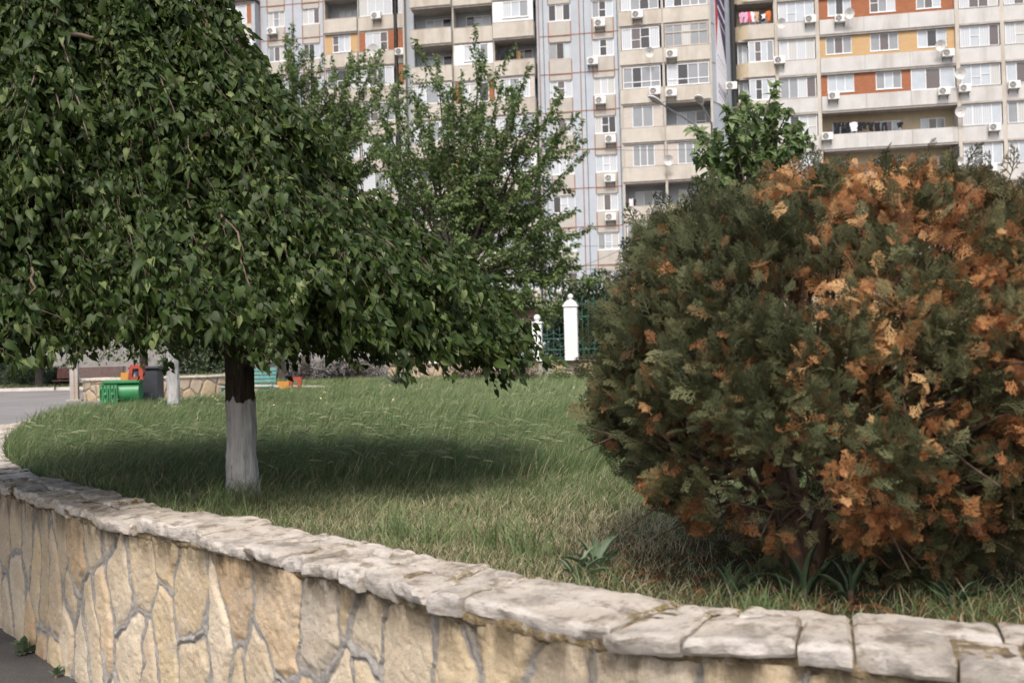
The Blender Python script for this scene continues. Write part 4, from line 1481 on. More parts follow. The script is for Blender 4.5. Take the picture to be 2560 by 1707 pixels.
# parked car behind the fence
def car():
    p = at_y(1290, 900, 41)
    root = thing("parked_car", "light grey parked car seen through the green fence", "car", (p.x, 41.0, 0.89), rad(6))
    paint = plain("grey_car_paint", (0.36, 0.37, 0.39), 0.3, 0.04, 2, 0.6, 0.3)
    glass = plain("car_glass", (0.06, 0.07, 0.08), 0.08, 0.1, 2, 0.8)
    rub = plain("tyre_rubber", (0.02, 0.02, 0.02), 0.85)
    prof = [(-2.1, .28), (-2.14, .55), (-2.05, .80), (-1.35, .92), (-0.75, 1.36), (-.2, 1.47), (.5, 1.46), (1.15, 1.28), (1.75, .98), (2.08, .92), (2.14, .6), (2.08, .28)]
    secs = [(-.86, .97, .0), (-.80, 1.0, .0), (.80, 1.0, 0), (.86, .97, 0)]
    V, F = [], []
    n = len(prof)
    ins = lambda z: 0.0 if z < .95 else (z - .95) * 0.32
    for yy, sc, _ in ((-.85, .985, 0), (-.82, 1, 0), (.82, 1, 0), (.85, .985, 0)):
        for x, z in prof:
            V.append((x * sc, (abs(yy) - ins(z)) * (1 if yy > 0 else -1), z))
    for r_ in range(3):
        for i in range(n):
            F.append((r_ * n + i, r_ * n + (i + 1) % n, (r_ + 1) * n + (i + 1) % n, (r_ + 1) * n + i))
    F += [tuple(range(n - 1, -1, -1)), tuple(range(3 * n, 4 * n))]
    MB().add(V, F).build("body", paint, root)
    for s in (-1, 1):
        for q in ([(-1.12, .97), (-.68, 1.32), (-.2, 1.41), (-.12, .97)], [(-.04, .97), (-.1, 1.41), (.5, 1.40), (.98, 1.25), (1.1, .97)]):
            V = [(x, s * (0.856 - ins(z)), z) for x, z in q]
            MB().add(V, [tuple(range(len(q)))]).build("side_window", glass, root)
    for q in ([(-1.33, .95), (-.80, 1.345)], [(1.68, 1.03), (1.18, 1.285)]):
        (xa, za), (xb, zb_) = q
        dx = -0.012 if xa < 0 else 0.012
        V = [(xa + dx, -.74, za + .01), (xa + dx, .74, za + .01), (xb + dx, .64, zb_ + .01), (xb + dx, -.64, zb_ + .01)]
        MB().add(V, [(0, 1, 2, 3)]).build("windscreen", glass, root)
    for x in (-1.35, 1.3):
        for s in (-1, 1):
            w_ = MB()
            pr = [(0.19, -.1), (.29, -.1), (.315, -.07), (.315, .07), (.29, .1), (0.19, .1)]
            V, F = [], []
            for r_, yy in pr:
                for j in range(20):
                    a = j * math.pi / 10
                    V.append((x + r_ * math.cos(a), s * .80 + yy, .315 + r_ * math.sin(a)))
            for i in range(5):
                for j in range(20):
                    F.append((i * 20 + j, i * 20 + (j + 1) % 20, i * 20 + 20 + (j + 1) % 20, i * 20 + 20 + j))
            wo = w_.add(V, F).build("wheel", rub, root)
            V = [(x, s * .88, .315)] + [(x + .19 * math.cos(j * math.pi / 10), s * .885, .315 + .19 * math.sin(j * math.pi / 10)) for j in range(20)]
            MB().add(V, [(0, 1 + j, 1 + (j + 1) % 20) for j in range(20)]).build("rim", plain("rim_metal", (.5, .5, .5), .35, .05, 3, .5, .8), wo)
    for s in (-1, 1):
        MB().box(-2.12, -2.02, s * .62 - .16, s * .62 + .16, .62, .75, 0, .02).build("headlight", M_WHITEP, root)
        MB().box(2.06, 2.14, s * .66 - .12, s * .66 + .12, .68, .84, 0, .02).build("tail_light", plain("tail_lens", (.3, .02, .02), .3), root)
    MB().box(-2.19, -2.06, -.78, .78, .32, .5, 0, .03).build("bumper", paint, root)
car()

# ---------------------------------------------------------------- play benches, bin, seats
M_GRN = plain("green_plastic", (0.028, 0.17, 0.06), 0.4, 0.12, 5, 0.4, 0, 0, (0.02, 0.13, 0.05), .3)
M_GRN2 = plain("light_green_letter", (0.06, 0.24, 0.095), 0.45, 0.08, 5)
M_DGRN = plain("dark_green_panel", (0.012, 0.07, 0.028), 0.6, 0.1, 5)
M_ORG = plain("orange_paint", (0.44, 0.20, 0.045), 0.5, 0.1, 6)
M_RED = plain("red_paint", (0.30, 0.05, 0.035), 0.5, 0.12, 6)
def red_ring(root, x, y, z, sc=1.0):
    m = MB()
    o = [(-.17, 0), (-.13, .30), (-.10, .33), (.17, .33), (.15, 0)]
    i = [(-.085, .065), (-.07, .22), (-.05, .245), (.06, .245), (.065, .065)]
    n = 5
    V = []
    for yy in (0, .16):
        for a in (o, i):
            V += [(x + p[0] * sc, y + yy, z + p[1] * sc) for p in a]
    F = []
    for k in range(n):
        k2 = (k + 1) % n
        F += [(k, k2, n + k2, n + k), (2 * n + k, 3 * n + k, 3 * n + k2, 2 * n + k2), (k, 2 * n + k, 2 * n + k2, k2), (n + k, n + k2, 3 * n + k2, 3 * n + k)]
    m.add(V, F)
    return m.build("red_block", M_RED, root)
def text_mesh(txt, size, extrude):
    c = bpy.data.curves.new("lettering", 'FONT')
    c.body = txt; c.size = size; c.extrude = extrude
    c.align_x = 'CENTER'
    o = bpy.data.objects.new("lettering", c)
    COL.objects.link(o)
    bpy.context.view_layer.update()
    me = bpy.data.meshes.new_from_object(o.evaluated_get(bpy.context.evaluated_depsgraph_get()))
    bpy.data.objects.remove(o)
    return me
def play_bench(label, loc, rz, barrel=True):
    root = thing("play_bench", label, "bench", loc, rz, "green play benches")
    if barrel:
        MB().box(-.34, .40, -.06, .52, 0, .045, 0, .01).build("base", M_GRN, root)
        prof = [(.24 * math.cos(t), .265 + .21 * math.sin(t)) for t in np.linspace(0, 2 * math.pi, 32, endpoint=False)]
        V = []
        for x in (-.29, .42):
            V += [(x, .22 + a, b) for a, b in prof]
        n = 32
        F = [(i, (i + 1) % n, n + (i + 1) % n, n + i) for i in range(n)] + [tuple(range(n - 1, -1, -1)), tuple(range(n, 2 * n))]
        o = MB().add(V, F).build("barrel", M_GRN, root)
        auto_smooth(o)
        MB().box(-.34, .02, -.055, -.02, .045, .44, 0, .012).build("letter_panel", M_DGRN, root)
        me = text_mesh("oenen", 0.34, 0.012)
        me.materials.clear(); me.materials.append(M_GRN2)
        xs_ = [v.co.x for v in me.vertices]; ys_ = [v.co.y for v in me.vertices]
        sx_ = 0.355 / (max(xs_) - min(xs_)); sy_ = 0.37 / (max(ys_) - min(ys_))
        cx_ = (max(xs_) + min(xs_)) / 2; y0_ = min(ys_)
        for v in me.vertices:
            v.co = Vector(((v.co.x - cx_) * sx_ - .16, -.066 - v.co.z, .055 + (v.co.y - y0_) * sy_))
        obj("lettering", me, root)
        MB().box(-.30, .44, .0, .5, .455, .52, 0, .012).build("top", M_GRN, root)
        z = .522
    else:
        MB().box(-.62, .44, -.02, .36, 0, .10, 0, .012).build("base", M_GRN, root)
        z = .102
    MB().prism([(-.09, z), (.13, z), (.15, z + .21), (-.17, z + .21)] if not barrel else [(.06, z), (.26, z), (.26, z + .16), (.06, z + .16)], 'y', .06, .22).build("orange_block", M_ORG, root)
    red_ring(root, .36 if barrel else .30, .06, z, .95)
p = at_z(270, 932, 0.89)
play_bench("green barrel play bench with raised letters on its front", (p.x, p.y, 0.895), rad(8))
p = at_z(672, 902, 0.89)
play_bench("flat green play bench carrying an orange wedge and a red frame block", (p.x - .1, 25.6, 0.895), rad(4), False)

def bin_():
    p = at_z(357, 924, 0.89)
    root = thing("litter_bin", "dark grey litter bin with a strip of yellow pictograms beside the green play bench", "bin", (p.x - 0.03, p.y - .4, 0.895), rad(6))
    dk = plain("charcoal_metal", (0.035, 0.038, 0.045), 0.5, 0.15, 5)
    MB().box(-.28, .30, -.25, .25, 0, .72, 0, .03).build("body", dk, root)
    MB().box(-.32, .34, -.29, .29, .722, .80, 0, .03).build("lid", dk, root)
    pl = plain("blue_grey_strip", (0.12, 0.12, 0.22), 0.5, .1)
    st = MB().box(-.278, -.15, -.262, -.2515, .13, .66, 0, .003).build("notice_strip", pl, root)
    y = plain("yellow_print", (0.55, 0.46, 0.20), 0.6, .1)
    m = MB()
    for k in range(5):
        z = .17 + k * .098
        m.box(-.262, -.166, -.2645, -.2622, z, z + .012)
        m.box(-.25 + (k % 2) * .02, -.18 - (k % 3) * .012, -.2645, -.2622, z + .018, z + .066)
    m.build("pictograms", y, st)
bin_()
def urn():
    p = at_z(243, 925, 0.89)
    root = thing("flower_tub", "small dark brown tapered tub between the planter wall and the green bench", "tub", (p.x, p.y + .25, 0.895))
    br = plain("dark_brown", (0.04, 0.028, 0.024), 0.7, .2, 8)
    s0, s1, h = .11, .15, .34
    V = [(-s0, -s0, 0), (s0, -s0, 0), (s0, s0, 0), (-s0, s0, 0), (-s1, -s1, h), (s1, -s1, h), (s1, s1, h), (-s1, s1, h),
         (-s1 + .025, -s1 + .025, h), (s1 - .025, -s1 + .025, h), (s1 - .025, s1 - .025, h), (-s1 + .025, s1 - .025, h),
         (-s0, -s0, .1), (s0, -s0, .1), (s0, s0, .1), (-s0, s0, .1)]
    F = [(0, 3, 2, 1)] + [(i, (i + 1) % 4, 4 + (i + 1) % 4, 4 + i) for i in range(4)] + [(4 + i, 4 + (i + 1) % 4, 8 + (i + 1) % 4, 8 + i) for i in range(4)] + [(8 + i, 8 + (i + 1) % 4, 12 + (i + 1) % 4, 12 + i) for i in range(4)] + [(12, 13, 14, 15)]
    MB().add(V, F).build("tub", br, root)
    e = s1 + .012
    m = MB()
    for a in ((-e, e, -e, -s1 - .001), (-e, e, s1 + .001, e), (-e, -s1 - .001, -s1, s1), (s1 + .001, e, -s1, s1)):
        m.box(*a, h - .045, h - .005)
    m.build("rim", br, root)
urn()
def slat_bench(name, label, loc, rz, L, hs, hb, mat, legmat, nb, group=None, depth=.45):
    root = thing(name, label, "bench", loc, rz, group)
    for k in range(3):
        y = -depth / 2 + k * depth / 3
        MB().box(-L / 2, L / 2, y, y + depth / 3 - .03, hs - .03 + k * -.008, hs + k * -.008, 0, .006).build("seat_slat", mat, root)
    for k in range(nb):
        z = hs + .07 + k * (hb - hs - .07) / nb
        y = depth / 2 + (z - hs) * .28
        MB().box(-L / 2, L / 2, y, y + .025, z, z + (hb - hs) / nb - .035, 0, .006).build("back_slat", mat, root)
    for s in (-1, 1):
        x = s * (L / 2 - .10)
        m = MB()
        m.tube([(x, -depth / 2 - .02, 0), (x, -depth / 2 + .06, hs * .5), (x, -depth / 2 + .0, hs - .035)], .022, 6)
        m.tube([(x, depth / 2 + .12, 0), (x, depth / 2 - .02, hs * .5), (x, depth / 2 + .05, hs), (x, depth / 2 + (hb - hs) * .28 + .045, hb)], .022, 6)
        m.tube([(x, -depth / 2, hs - .045), (x, depth / 2 + .03, hs - .06)], .018, 6)
        m.build("leg", legmat, root, smooth=True)
M_TURQ = plain("turquoise_paint", (0.10, 0.23, 0.215), 0.55, 0.15, 8, 0.35, 0, 0, (0.25, 0.3, 0.28), .4)
p = at_z(525, 915, 0.89)
slat_bench("park_bench", "turquoise slatted park bench behind the whitewashed trunk", (p.x + .30, p.y + .5, 0.895), rad(-6), 1.25, .26, .70, M_TURQ, M_TURQ, 4, "park benches")
M_BRWN = plain("brown_slat_paint", (0.085, 0.035, 0.028), 0.55, 0.15, 8)
p = at_z(212, 892, 0.91)
slat_bench("park_bench", "long dark brown slatted park bench on the verge", (p.x, p.y - .3, 0.915), rad(3), 2.5, .34, .80, M_BRWN, M_BLACK, 5, "park benches")

def post():
    p = at_z(172, 921, 0.89)
    root = thing("concrete_post", "square pale concrete post with a rust streak on the plaza", "post", (p.x, p.y, 0.885), rad(12))
    MB().box(-.092, .092, -.092, .092, 0, 1.32, 0, .012).build("shaft", M_CONC, root)
    MB().box(-.17, .17, -.17, .17, -.02, .045, 0, .01).build("foot", M_CONC, root)
    m = MB()
    m.box(.0, .022, -.098, -.0935, .05, 1.28)
    m.build("rust_streak", plain("rust", (.30, .17, .09), .9, .3, 12), root)
post()

# lamp with two arms
def lamp():
    y = 36.0
    p = at_y(1652, 900, y)
    root = thing("street_lamp", "tall grey street lamp with two arms, heads in front of the cream balconies", "street lamp", (p.x, y, 0.89))
    m = plain("galvanised", (0.33, 0.34, 0.35), 0.45, 0.1, 6, 0.5, 0.6)
    lens = plain("lamp_lens", (0.36, 0.33, 0.26), 0.4, 0.05, 3, 0.5)
    base = Vector((p.x, y, 0.89))
    top = at_y(1653, 318, y) - base
    MB().tube([(0, 0, 0), (0, 0, 2.2), (0, 0, top.z + .15)], [.11, .085, .055], 12).build("pole", m, root, smooth=True)
    for (hx, hy, dy, arm0) in ((1500, 227, -1.6, (1650, 312)), (1605, 226, -3.2, (1640, 300))):
        a = top * 1.0; a.z = top.z - .1
        e = at_y(hx, hy, y + dy) - base
        d = (e - a).normalized()
        n_ = d.cross(Vector((0, 0, 1))).normalized()
        u = n_.cross(d)
        arm = MB().tube([(0, 0, a.z), a * .5 + e * .5 - d * .35 + u * .03, e - d * .55], [.04, .036, .03], 8).build("arm", m, root, smooth=True)
        V, F = [], []
        prof = [(0, .035, .035), (.08, .06, .05), (.25, .12, .07), (.5, .15, .085), (.68, .12, .06), (.76, .03, .03)]
        n = 14
        for t, hw_, hh in prof:
            c = e - d * .55 + d * t
            for j in range(n):
                q = 2 * math.pi * j / n
                V.append(c + n_ * hw_ * math.cos(q) + u * hh * (math.sin(q) if math.sin(q) > 0 else .25 * math.sin(q)))
        for i in range(len(prof) - 1):
            for j in range(n):
                F.append((i * n + j, i * n + (j + 1) % n, (i + 1) * n + (j + 1) % n, (i + 1) * n + j))
        F += [tuple(range(n - 1, -1, -1)), tuple(range((len(prof) - 1) * n, len(prof) * n))]
        MB().add(V, F).build("lamp_head", plain("lamp_housing", (.62, .63, .64), .4, .05, 3, .5), root, smooth=True)
        V = []
        for j in range(n):
            q = 2 * math.pi * j / n
            V.append(e - d * .55 + d * (.44 + .22 * math.cos(q)) + n_ * .12 * math.sin(q) - u * .028)
        V2 = [v - u * .05 + (e - d * .11 - v) * .35 for v in V]
        MB().add(V + V2, [(i, (i + 1) % n, n + (i + 1) % n, n + i) for i in range(n)] + [tuple(range(n, 2 * n))]).build("lens", lens, arm)
lamp()

# ---------------------------------------------------------------- bushes and plants round the lawn
def yucca():
    c = at_ground(922, 24.0)
    root = thing("yucca", "spiky grey green yucca at the back of the lawn in front of the stone wall", "plant", (c[0], c[1], GZ))
    r = np.random.default_rng(3)
    V, Q, T = [], [], []
    tint = []
    m = MB()
    for i in range(75):
        a = r.uniform(0, 6.28); el = r.uniform(0.05, 1.45)
        L = r.uniform(.5, .85)
        d = np.array([math.cos(a) * math.cos(el), math.sin(a) * math.cos(el), math.sin(el)])
        s = norm(np.cross(d, [0, 0, 1.0])) * r.uniform(.016, .026)
        o = np.array([0, 0, .12])
        up_ = np.array([0, 0, -.12 * L]) * (1 if r.random() < .6 else 2.5)
        pts = [o, o + d * L * .4, o + d * L * .75 + up_ * .3, o + d * L + up_]
        b = len(V)
        for k, p in enumerate(pts[:-1]):
            V += [tuple(p - s * (1, 1.1, .8)[k]), tuple(p + s * (1, 1.1, .8)[k])]
        V.append(tuple(pts[-1]))
        Q += [(b, b + 1, b + 3, b + 2), (b + 2, b + 3, b + 5, b + 4)]
        T += [(b + 4, b + 5, b + 6)]
        tint += [r.uniform(0, 1)] * 7
    mt = leafmat("yucca_leaf", (0.03, 0.045, 0.03), (0.075, 0.10, 0.07), (0.17, 0.17, 0.12), .1, .5, .4)
    obj("foliage", np_mesh("foliage", np.array(V), [np.array(Q), np.array(T)], mt, False, {"tint": np.array(tint)}), root)
    MB().tube([(0, 0, -.05), (0, 0, .16)], [.06, .045], 8).build("stem", M_BARK, root)
yucca()
bush("twiggy_bush", "dark brown twiggy bush left of the short white pillar", "bush", at_ground(1195, 26.4), (0.62, .5, .52), 1900, .05, M_TWIGGY, 2, bare=.15, twig=110)
bush("twiggy_bush", "dry dark bush against the stone wall, right of the yucca", "bush", at_ground(1090, 29.3, .9), (1.0, .5, .42), 2200, .06, M_TWIGGY, 22, bare=.15, twig=110)
bush("box_bush", "small clipped dark green bush below the tall white pillar", "bush", at_ground(1288, 26.6), (0.42, .4, .33), 2200, .04, M_APR, 3, tint=.35)
bush("silver_plant", "small silvery plant at the foot of the short white pillar", "plant", at_ground(1253, 29.2, 1.0), (0.25, .25, .36), 420, .06, plain("silver_leaf", (.32, .35, .27), .7, .2), 4, tint=.9)
bush("brown_bush", "bare brown shrub behind the low edging near the thin dark trunk", "bush", at_ground(790, 36.0, .9), (2.0, .9, .75), 3600, .07, M_TWIGGY, 5, bare=.15, twig=170)
bush("brown_bush", "dark shrub seen just right of the foreground trunk, behind the edging", "bush", at_ground(640, 37.0, .9), (1.3, .9, .8), 2400, .07, M_TWIGGY, 6, bare=.15, twig=110)
bush("conifer_bush", "rounded dark conifer on the verge, nearest the brown bench", "bush", at_ground(140, 43.5, .9), (.75, .7, .62), 3400, .09, M_DARKLEAF, 7, group="dark conifers on the verge")
bush("conifer_bush", "dark conifer in the middle of the verge", "bush", at_ground(110, 44.0, .9), (.85, .7, .70), 3600, .09, M_DARKLEAF, 8, group="dark conifers on the verge")
bush("conifer_bush", "tall dark conifer on the verge below the left of the weeping crown", "bush", at_ground(55, 44.0, .9), (.85, .8, 1.15), 5000, .09, M_DARKLEAF, 9, group="dark conifers on the verge")
bush("conifer_bush", "dark conifer at the edge of view on the verge", "bush", at_ground(8, 45.0, .9), (1.1, .8, 1.2), 5000, .10, M_DARKLEAF, 12, group="dark conifers on the verge")
bush("green_bush", "green bush behind the turquoise bench", "bush", at_ground(470, 31.0, .9), (1.7, .9, 1.3), 6500, .11, M_DARKLEAF, 10, tint=.5)
bush("green_bush", "broad green bush at the foot of the flats, between pillar and thuja", "bush", at_ground(1400, 34.5, .9), (2.4, 1.1, 2.0), 15000, .14, M_DARKLEAF, 11, tint=.6)
bush("green_bush", "dark green bush at the foot of the grey panel wall beside the upright tree", "bush", at_ground(1380, 47.0, .9), (3.4, 1.4, 3.4), 15000, .22, M_DARKLEAF, 13, tint=.55)

def simple_tree(name, label, c, h, r3, trunk_r, seed, mat, lsz, n, group=None):
    r = np.random.default_rng(seed)
    root = thing(name, label, "tree", c, 0, group)
    MB().tube([(0, 0, -.05), (.03, 0, h * .5), (0, .02, h)], [trunk_r * 1.2, trunk_r, trunk_r * .7], 10).build("trunk", M_BARK, root, smooth=True)
    P, B = [], MB()
    for i in range(26):
        d = norm(r.normal(0, 1, 3)); d[2] = abs(d[2]) - .25
        e = d * np.array(r3) + np.array([0, 0, h + r3[2] * .55])
        B.tube(bez((0, 0, h * .85), (0, 0, h * 1.1), e * .6 + np.array([0, 0, h * .3]), e, 9), np.linspace(trunk_r * .4, .01, 9), 5, cap=False)
        k = n // 26
        P.append(e * (0.62 + .38 * r.random((k, 1))) + np.array([0, 0, h * .2]) * 0 + r.normal(0, .16, (k, 3)) * np.array(r3))
    P = np.concatenate(P); n = len(P)
    L = Leaves()
    L.put(SMALL_LEAF, P, r.normal(0, 1, (n, 3)) + np.array([.2, 0, -.4]), np.array([0, -.3, .8]) + r.normal(0, .5, (n, 3)), lsz * r.uniform(.6, 1.3, n), np.clip(r.normal(.45, .18, n), 0, 1))
    B.build("branches", M_BARK, root, smooth=True)
    L.build("crown", mat, root)
simple_tree("plaza_tree", "tree with thin dark trunk beyond the orange and red play blocks", at_ground(647, 34.0, .9), 2.3, (2.4, 1.8, 1.7), .12, 3, M_APR, .16, 12000)
simple_tree("plaza_tree", "leafy tree showing low on the building just past the right shoulder of the thuja", at_ground(2360, 24.0, .9), 3.0, (0.75, .7, 1.05), .06, 4, M_DARKLEAF, .10, 1600)
simple_tree("plaza_tree", "tree on the verge behind the left part of the weeping crown", at_ground(90, 40.0, .9), 2.2, (2.6, 2.0, 2.2), .14, 5, M_APR, .2, 14000)
simple_tree("plaza_tree", "tree behind the second weeping tree, beyond the planter wall", at_ground(330, 33.0, .9), 2.2, (2.6, 1.8, 2.0), .13, 6, M_APR, .18, 14000)

# weeds beside the coping and at the foot of the wall
def rosette(name, label, c, n, L, wd, seed, mat, el=(.3, 1.2)):
    r = np.random.default_rng(seed)
    root = thing(name, label, "plant", c)
    lf = Leaves()
    T = np.array([(-.5, 0, 0), (.5, 0, 0), (-1.0, .35, .12), (1.0, .35, .12), (-.85, .7, .05), (.85, .7, .05), (0, 1, -.15), (0, .35, 0), (0, .7, -.04), (0, 0, -.02)], float)
    T[:, 0] *= wd / L
    f4 = np.array([(0, 9, 7, 2), (9, 1, 3, 7), (2, 7, 8, 4), (7, 3, 5, 8)]); f3 = np.array([(4, 8, 6), (8, 5, 6)])
    a = r.uniform(0, 6.28, n); e = r.uniform(el[0], el[1], n)
    d = np.stack([np.cos(a) * np.cos(e), np.sin(a) * np.cos(e), np.sin(e)], -1)
    lf.put((T, f4, f3), d * .02, d, np.stack([-np.cos(a) * np.sin(e), -np.sin(a) * np.sin(e), np.cos(e)], -1), L * r.uniform(.6, 1.15, n), np.clip(r.normal(.6, .2, n), 0, 1))
    lf.build("foliage", mat, root)
    MB().tube([(0, 0, -.03), (0, 0, .04)], [.012, .008], 6).build("stem", M_TWIG, root)
M_WEED = leafmat("weed_leaf", (0.05, 0.085, 0.04), (0.11, 0.16, 0.085), (0.20, 0.25, 0.16), .25, .5, .3)
p = at_z(1375, 1330, GZ)
rosette("thistle", "broad leaved grey green weed in the grass between straw patch and thuja", (p.x, p.y + .1, GZ), 10, .15, .012, 3, M_WEED)
p = at_z(1330, 1345, GZ)
rosette("thistle", "smaller broad leaved weed close to the coping, left of the bigger one", (p.x, p.y + .08, GZ), 7, .11, .010, 4, M_WEED)
M_IRIS = leafmat("blade_leaf", (0.03, 0.055, 0.03), (0.07, 0.11, 0.055), (0.14, 0.18, 0.10), .25, .5, .35)
for (px, py, n, L_, sd, lab) in ((1875, 1400, 9, .17, 5, "tuft of long blades at the foot of the thuja stem, by the coping"), (1985, 1405, 7, .14, 6, "sparse tuft of blades right of the thuja stem, by the coping"), (1700, 1395, 7, .14, 7, "tuft of blades by the coping, left of the thuja stem"), (2230, 1420, 8, .11, 8, "low tuft of blades by the coping near the right end of the wall")):
    p = at_z(px, py, GZ)
    rosette("grass_tuft", lab, (p.x, p.y + .12, GZ), n, L_, .0055, sd, M_IRIS, (.5, 1.4))
p = at_z(50, 1500, 0.0)
rosette("wall_weed", "small leafy green weed at the foot of the wall", (p.x, p.y + .02, float(ground_z(p.x, p.y)) + .01), 22, .085, .022, 9, M_WEED, (.1, 1.4))
p = at_z(125, 1556, 0.0)
rosette("wall_weed", "tiny weed at the foot of the wall, nearer the camera", (p.x, p.y + .02, float(ground_z(p.x, p.y)) + .01), 8, .05, .012, 10, M_WEED, (.1, 1.2))

# ---------------------------------------------------------------- apartment buildings
TH = rad(10)
EV, NV = Vector((math.cos(TH), -math.sin(TH), 0)), Vector((-math.sin(TH), -math.cos(TH), 0))
REF = Vector((3.2, 72.0, 0))
def on_plane(px, py, d=0.0, full=True):
    """photograph pixel (2560 wide) -> (u, z) on the facade plane d metres in front of the reference plane"""
    q = ray(px, py)
    t = ((REF + NV * d) - CPOS).dot(NV) / q.dot(NV)
    p = CPOS + q * t
    return (p - REF).dot(EV), p.z

M_CREAM = plain("cream_panel", (0.445, 0.41, 0.355), 0.85, 0.08, 1.6, 0.2, 0, 0.15, (0.27, 0.22, 0.17), 0.65)
M_CREAMD = plain("dull_cream", (0.39, 0.365, 0.325), 0.85, 0.08, 1.6, 0.2, 0, 0.15, (0.30, 0.26, 0.21), 0.5)
M_GREYP = plain("grey_blue_panel", (0.365, 0.395, 0.425), 0.85, 0.06, 1.2, 0.2, 0, 0.15, (0.30, 0.31, 0.32), 0.5)
M_OFFW = plain("offwhite_panel", (0.465, 0.455, 0.435), 0.85, 0.07, 1.3, 0.2, 0, 0.15, (0.27, 0.25, 0.225), 0.65)
M_REDL = plain("rust_red_joint", (0.25, 0.125, 0.09), 0.8, 0.2, 3)
M_PVC = plain("white_window_frame", (0.66, 0.66, 0.665), 0.4, 0.04, 3, 0.4)
M_WOODF = plain("old_window_frame", (0.44, 0.39, 0.33), 0.7, 0.15, 5)
M_SLAB = plain("slab_edge", (0.33, 0.30, 0.27), 0.9, 0.2, 3)
M_DARKIN = plain("loggia_inside", (0.27, 0.25, 0.24), 0.9, 0.15, 2)
M_TANP = plain("tan_panel", (0.42, 0.35, 0.245), 0.85, 0.08, 2, 0.2, 0, 0.1, (0.35, 0.27, 0.18), .4)
M_GROUNDF = plain("brown_ground_floor", (0.09, 0.055, 0.045), 0.8, 0.2, 3)
def brick(name, c1, c2, mortar, sc=4.0):
    k = NT(name)
    tc = k.n("TexCoord"); sp = k.n("SeparateXYZ"); cb = k.n("CombineXYZ")
    k.l(tc.outputs["Object"], sp.inputs[0])
    k.l(k.math('ADD', sp.outputs[0], sp.outputs[1]), cb.inputs[0]); k.l(sp.outputs[2], cb.inputs[1])
    b = k.n("TexBrick")
    b.inputs["Scale"].default_value = sc
    b.inputs["Color1"].default_value = (*c1, 1); b.inputs["Color2"].default_value = (*c2, 1); b.inputs["Mortar"].default_value = (*mortar, 1)
    b.inputs["Mortar Size"].default_value = 0.018
    b.inputs["Brick Width"].default_value = 1.0; b.inputs["Row Height"].default_value = 0.34
    k.l(cb.outputs[0], b.inputs["Vector"])
    return k.base(b.outputs[0], 0.9, 0.15)
M_BRED = brick("orange_brick", (0.29, 0.118, 0.062), (0.24, 0.092, 0.05), (0.36, 0.17, 0.09))
M_BYEL = brick("yellow_brick", (0.44, 0.295, 0.155), (0.40, 0.26, 0.13), (0.52, 0.38, 0.22))
M_BWHT = brick("white_brick", (0.48, 0.44, 0.40), (0.43, 0.39, 0.35), (0.36, 0.30, 0.26))

def glass(name, c, rough=0.12, spec=0.6, folds=0.0):
    k = NT(name)
    v = k.coord()
    if folds:
        wv = k.n("TexWave"); wv.inputs["Scale"].default_value = 2.2; wv.inputs["Distortion"].default_value = 3.0
        k.l(k.coord("Object", (1, 1, 0.08)), wv.inputs[0])
        f = wv.outputs["Fac"]
    else:
        f = k.noise(v, 1.3, 3)
    col = k.ramp(f, [(0.2, tuple(x * 0.78 for x in c)), (0.8, c)])
    return k.base(col, rough, spec)
GL = {'w': glass("net_curtain", (0.48, 0.50, 0.52), .25, .5, 1), 'g': glass("grey_pane", (0.24, 0.255, 0.265)), 'b': glass("pale_blue_pane", (0.42, 0.46, 0.49), .1, .6),
      'd': glass("dark_pane", (0.035, 0.032, 0.034)), 'm': glass("brown_pane", (0.11, 0.09, 0.085)), 'c': glass("pleated_curtain", (0.46, 0.46, 0.44), .3, .5, 1), 'p': glass("white_panel", (0.6, 0.61, 0.62), .5, .3)}
GK = list(GL)
GM = [GL[k] for k in GK]
wr = random.Random(5)
def rcode(n, darkp=0.2):
    return ''.join(wr.choices('wgbcmd', [.34, .16, .26, .18, darkp * .5, darkp * .4])[0] for _ in range(n))

def window(parent, u0, u1, z0, z1, d, codes, frame=None, transom=0.35, name="window", rail=False):
    """frame with one light per code letter; a capital letter gets a cross bar"""
    n = len(codes)
    f = MB(); t = 0.055
    dep = 0.07
    yf, yb = -d, -d + dep
    f.box(u0, u1, yf, yb, z0, z0 + t); f.box(u0, u1, yf, yb, z1 - t, z1)
    f.box(u0, u0 + t, yf, yb, z0 + t, z1 - t); f.box(u1 - t, u1, yf, yb, z0 + t, z1 - t)
    wdt = (u1 - u0 - t) / n
    P = MB()
    for i, c in enumerate(codes):
        a, b = u0 + t + i * wdt, u0 + t + (i + 1) * wdt - t
        if i < n - 1:
            f.box(b, b + t, yf + .003, yb, z0 + t, z1 - t)
        if c.isupper():
            zm = z0 + (z1 - z0) * wr.uniform(.42, .55)
            f.box(a, b, yf + .008, yb - .01, zm, zm + .045)
        if rail:
            zm = z0 + (z1 - z0) * .27
            f.box(a, b, yf + .006, yb - .01, zm, zm + .06)
        P.add([(a, yf + .045, z0 + t), (b, yf + .045, z0 + t), (b, yf + .045, z1 - t), (a, yf + .045, z1 - t)], [(0, 1, 2, 3)], GK.index(c.lower()))
    w_ = f.build(name, frame or M_PVC, parent)
    P.build("pane", GM, w_)
    # outer sill
    MB().box(u0 - .04, u1 + .04, yf - .07, yf - .002, z0 - .045, z0 - .005).build("sill", M_PVC if frame is None else M_SLAB, w_)
    return w_

def part(parent, name, mat, *boxes):
    m = MB()
    for b in boxes:
        u0, u1, d0, d1, z0, z1 = b
        m.box(u0, u1, -d1, -d0, z0, z1)
    return m.build(name, mat, parent)

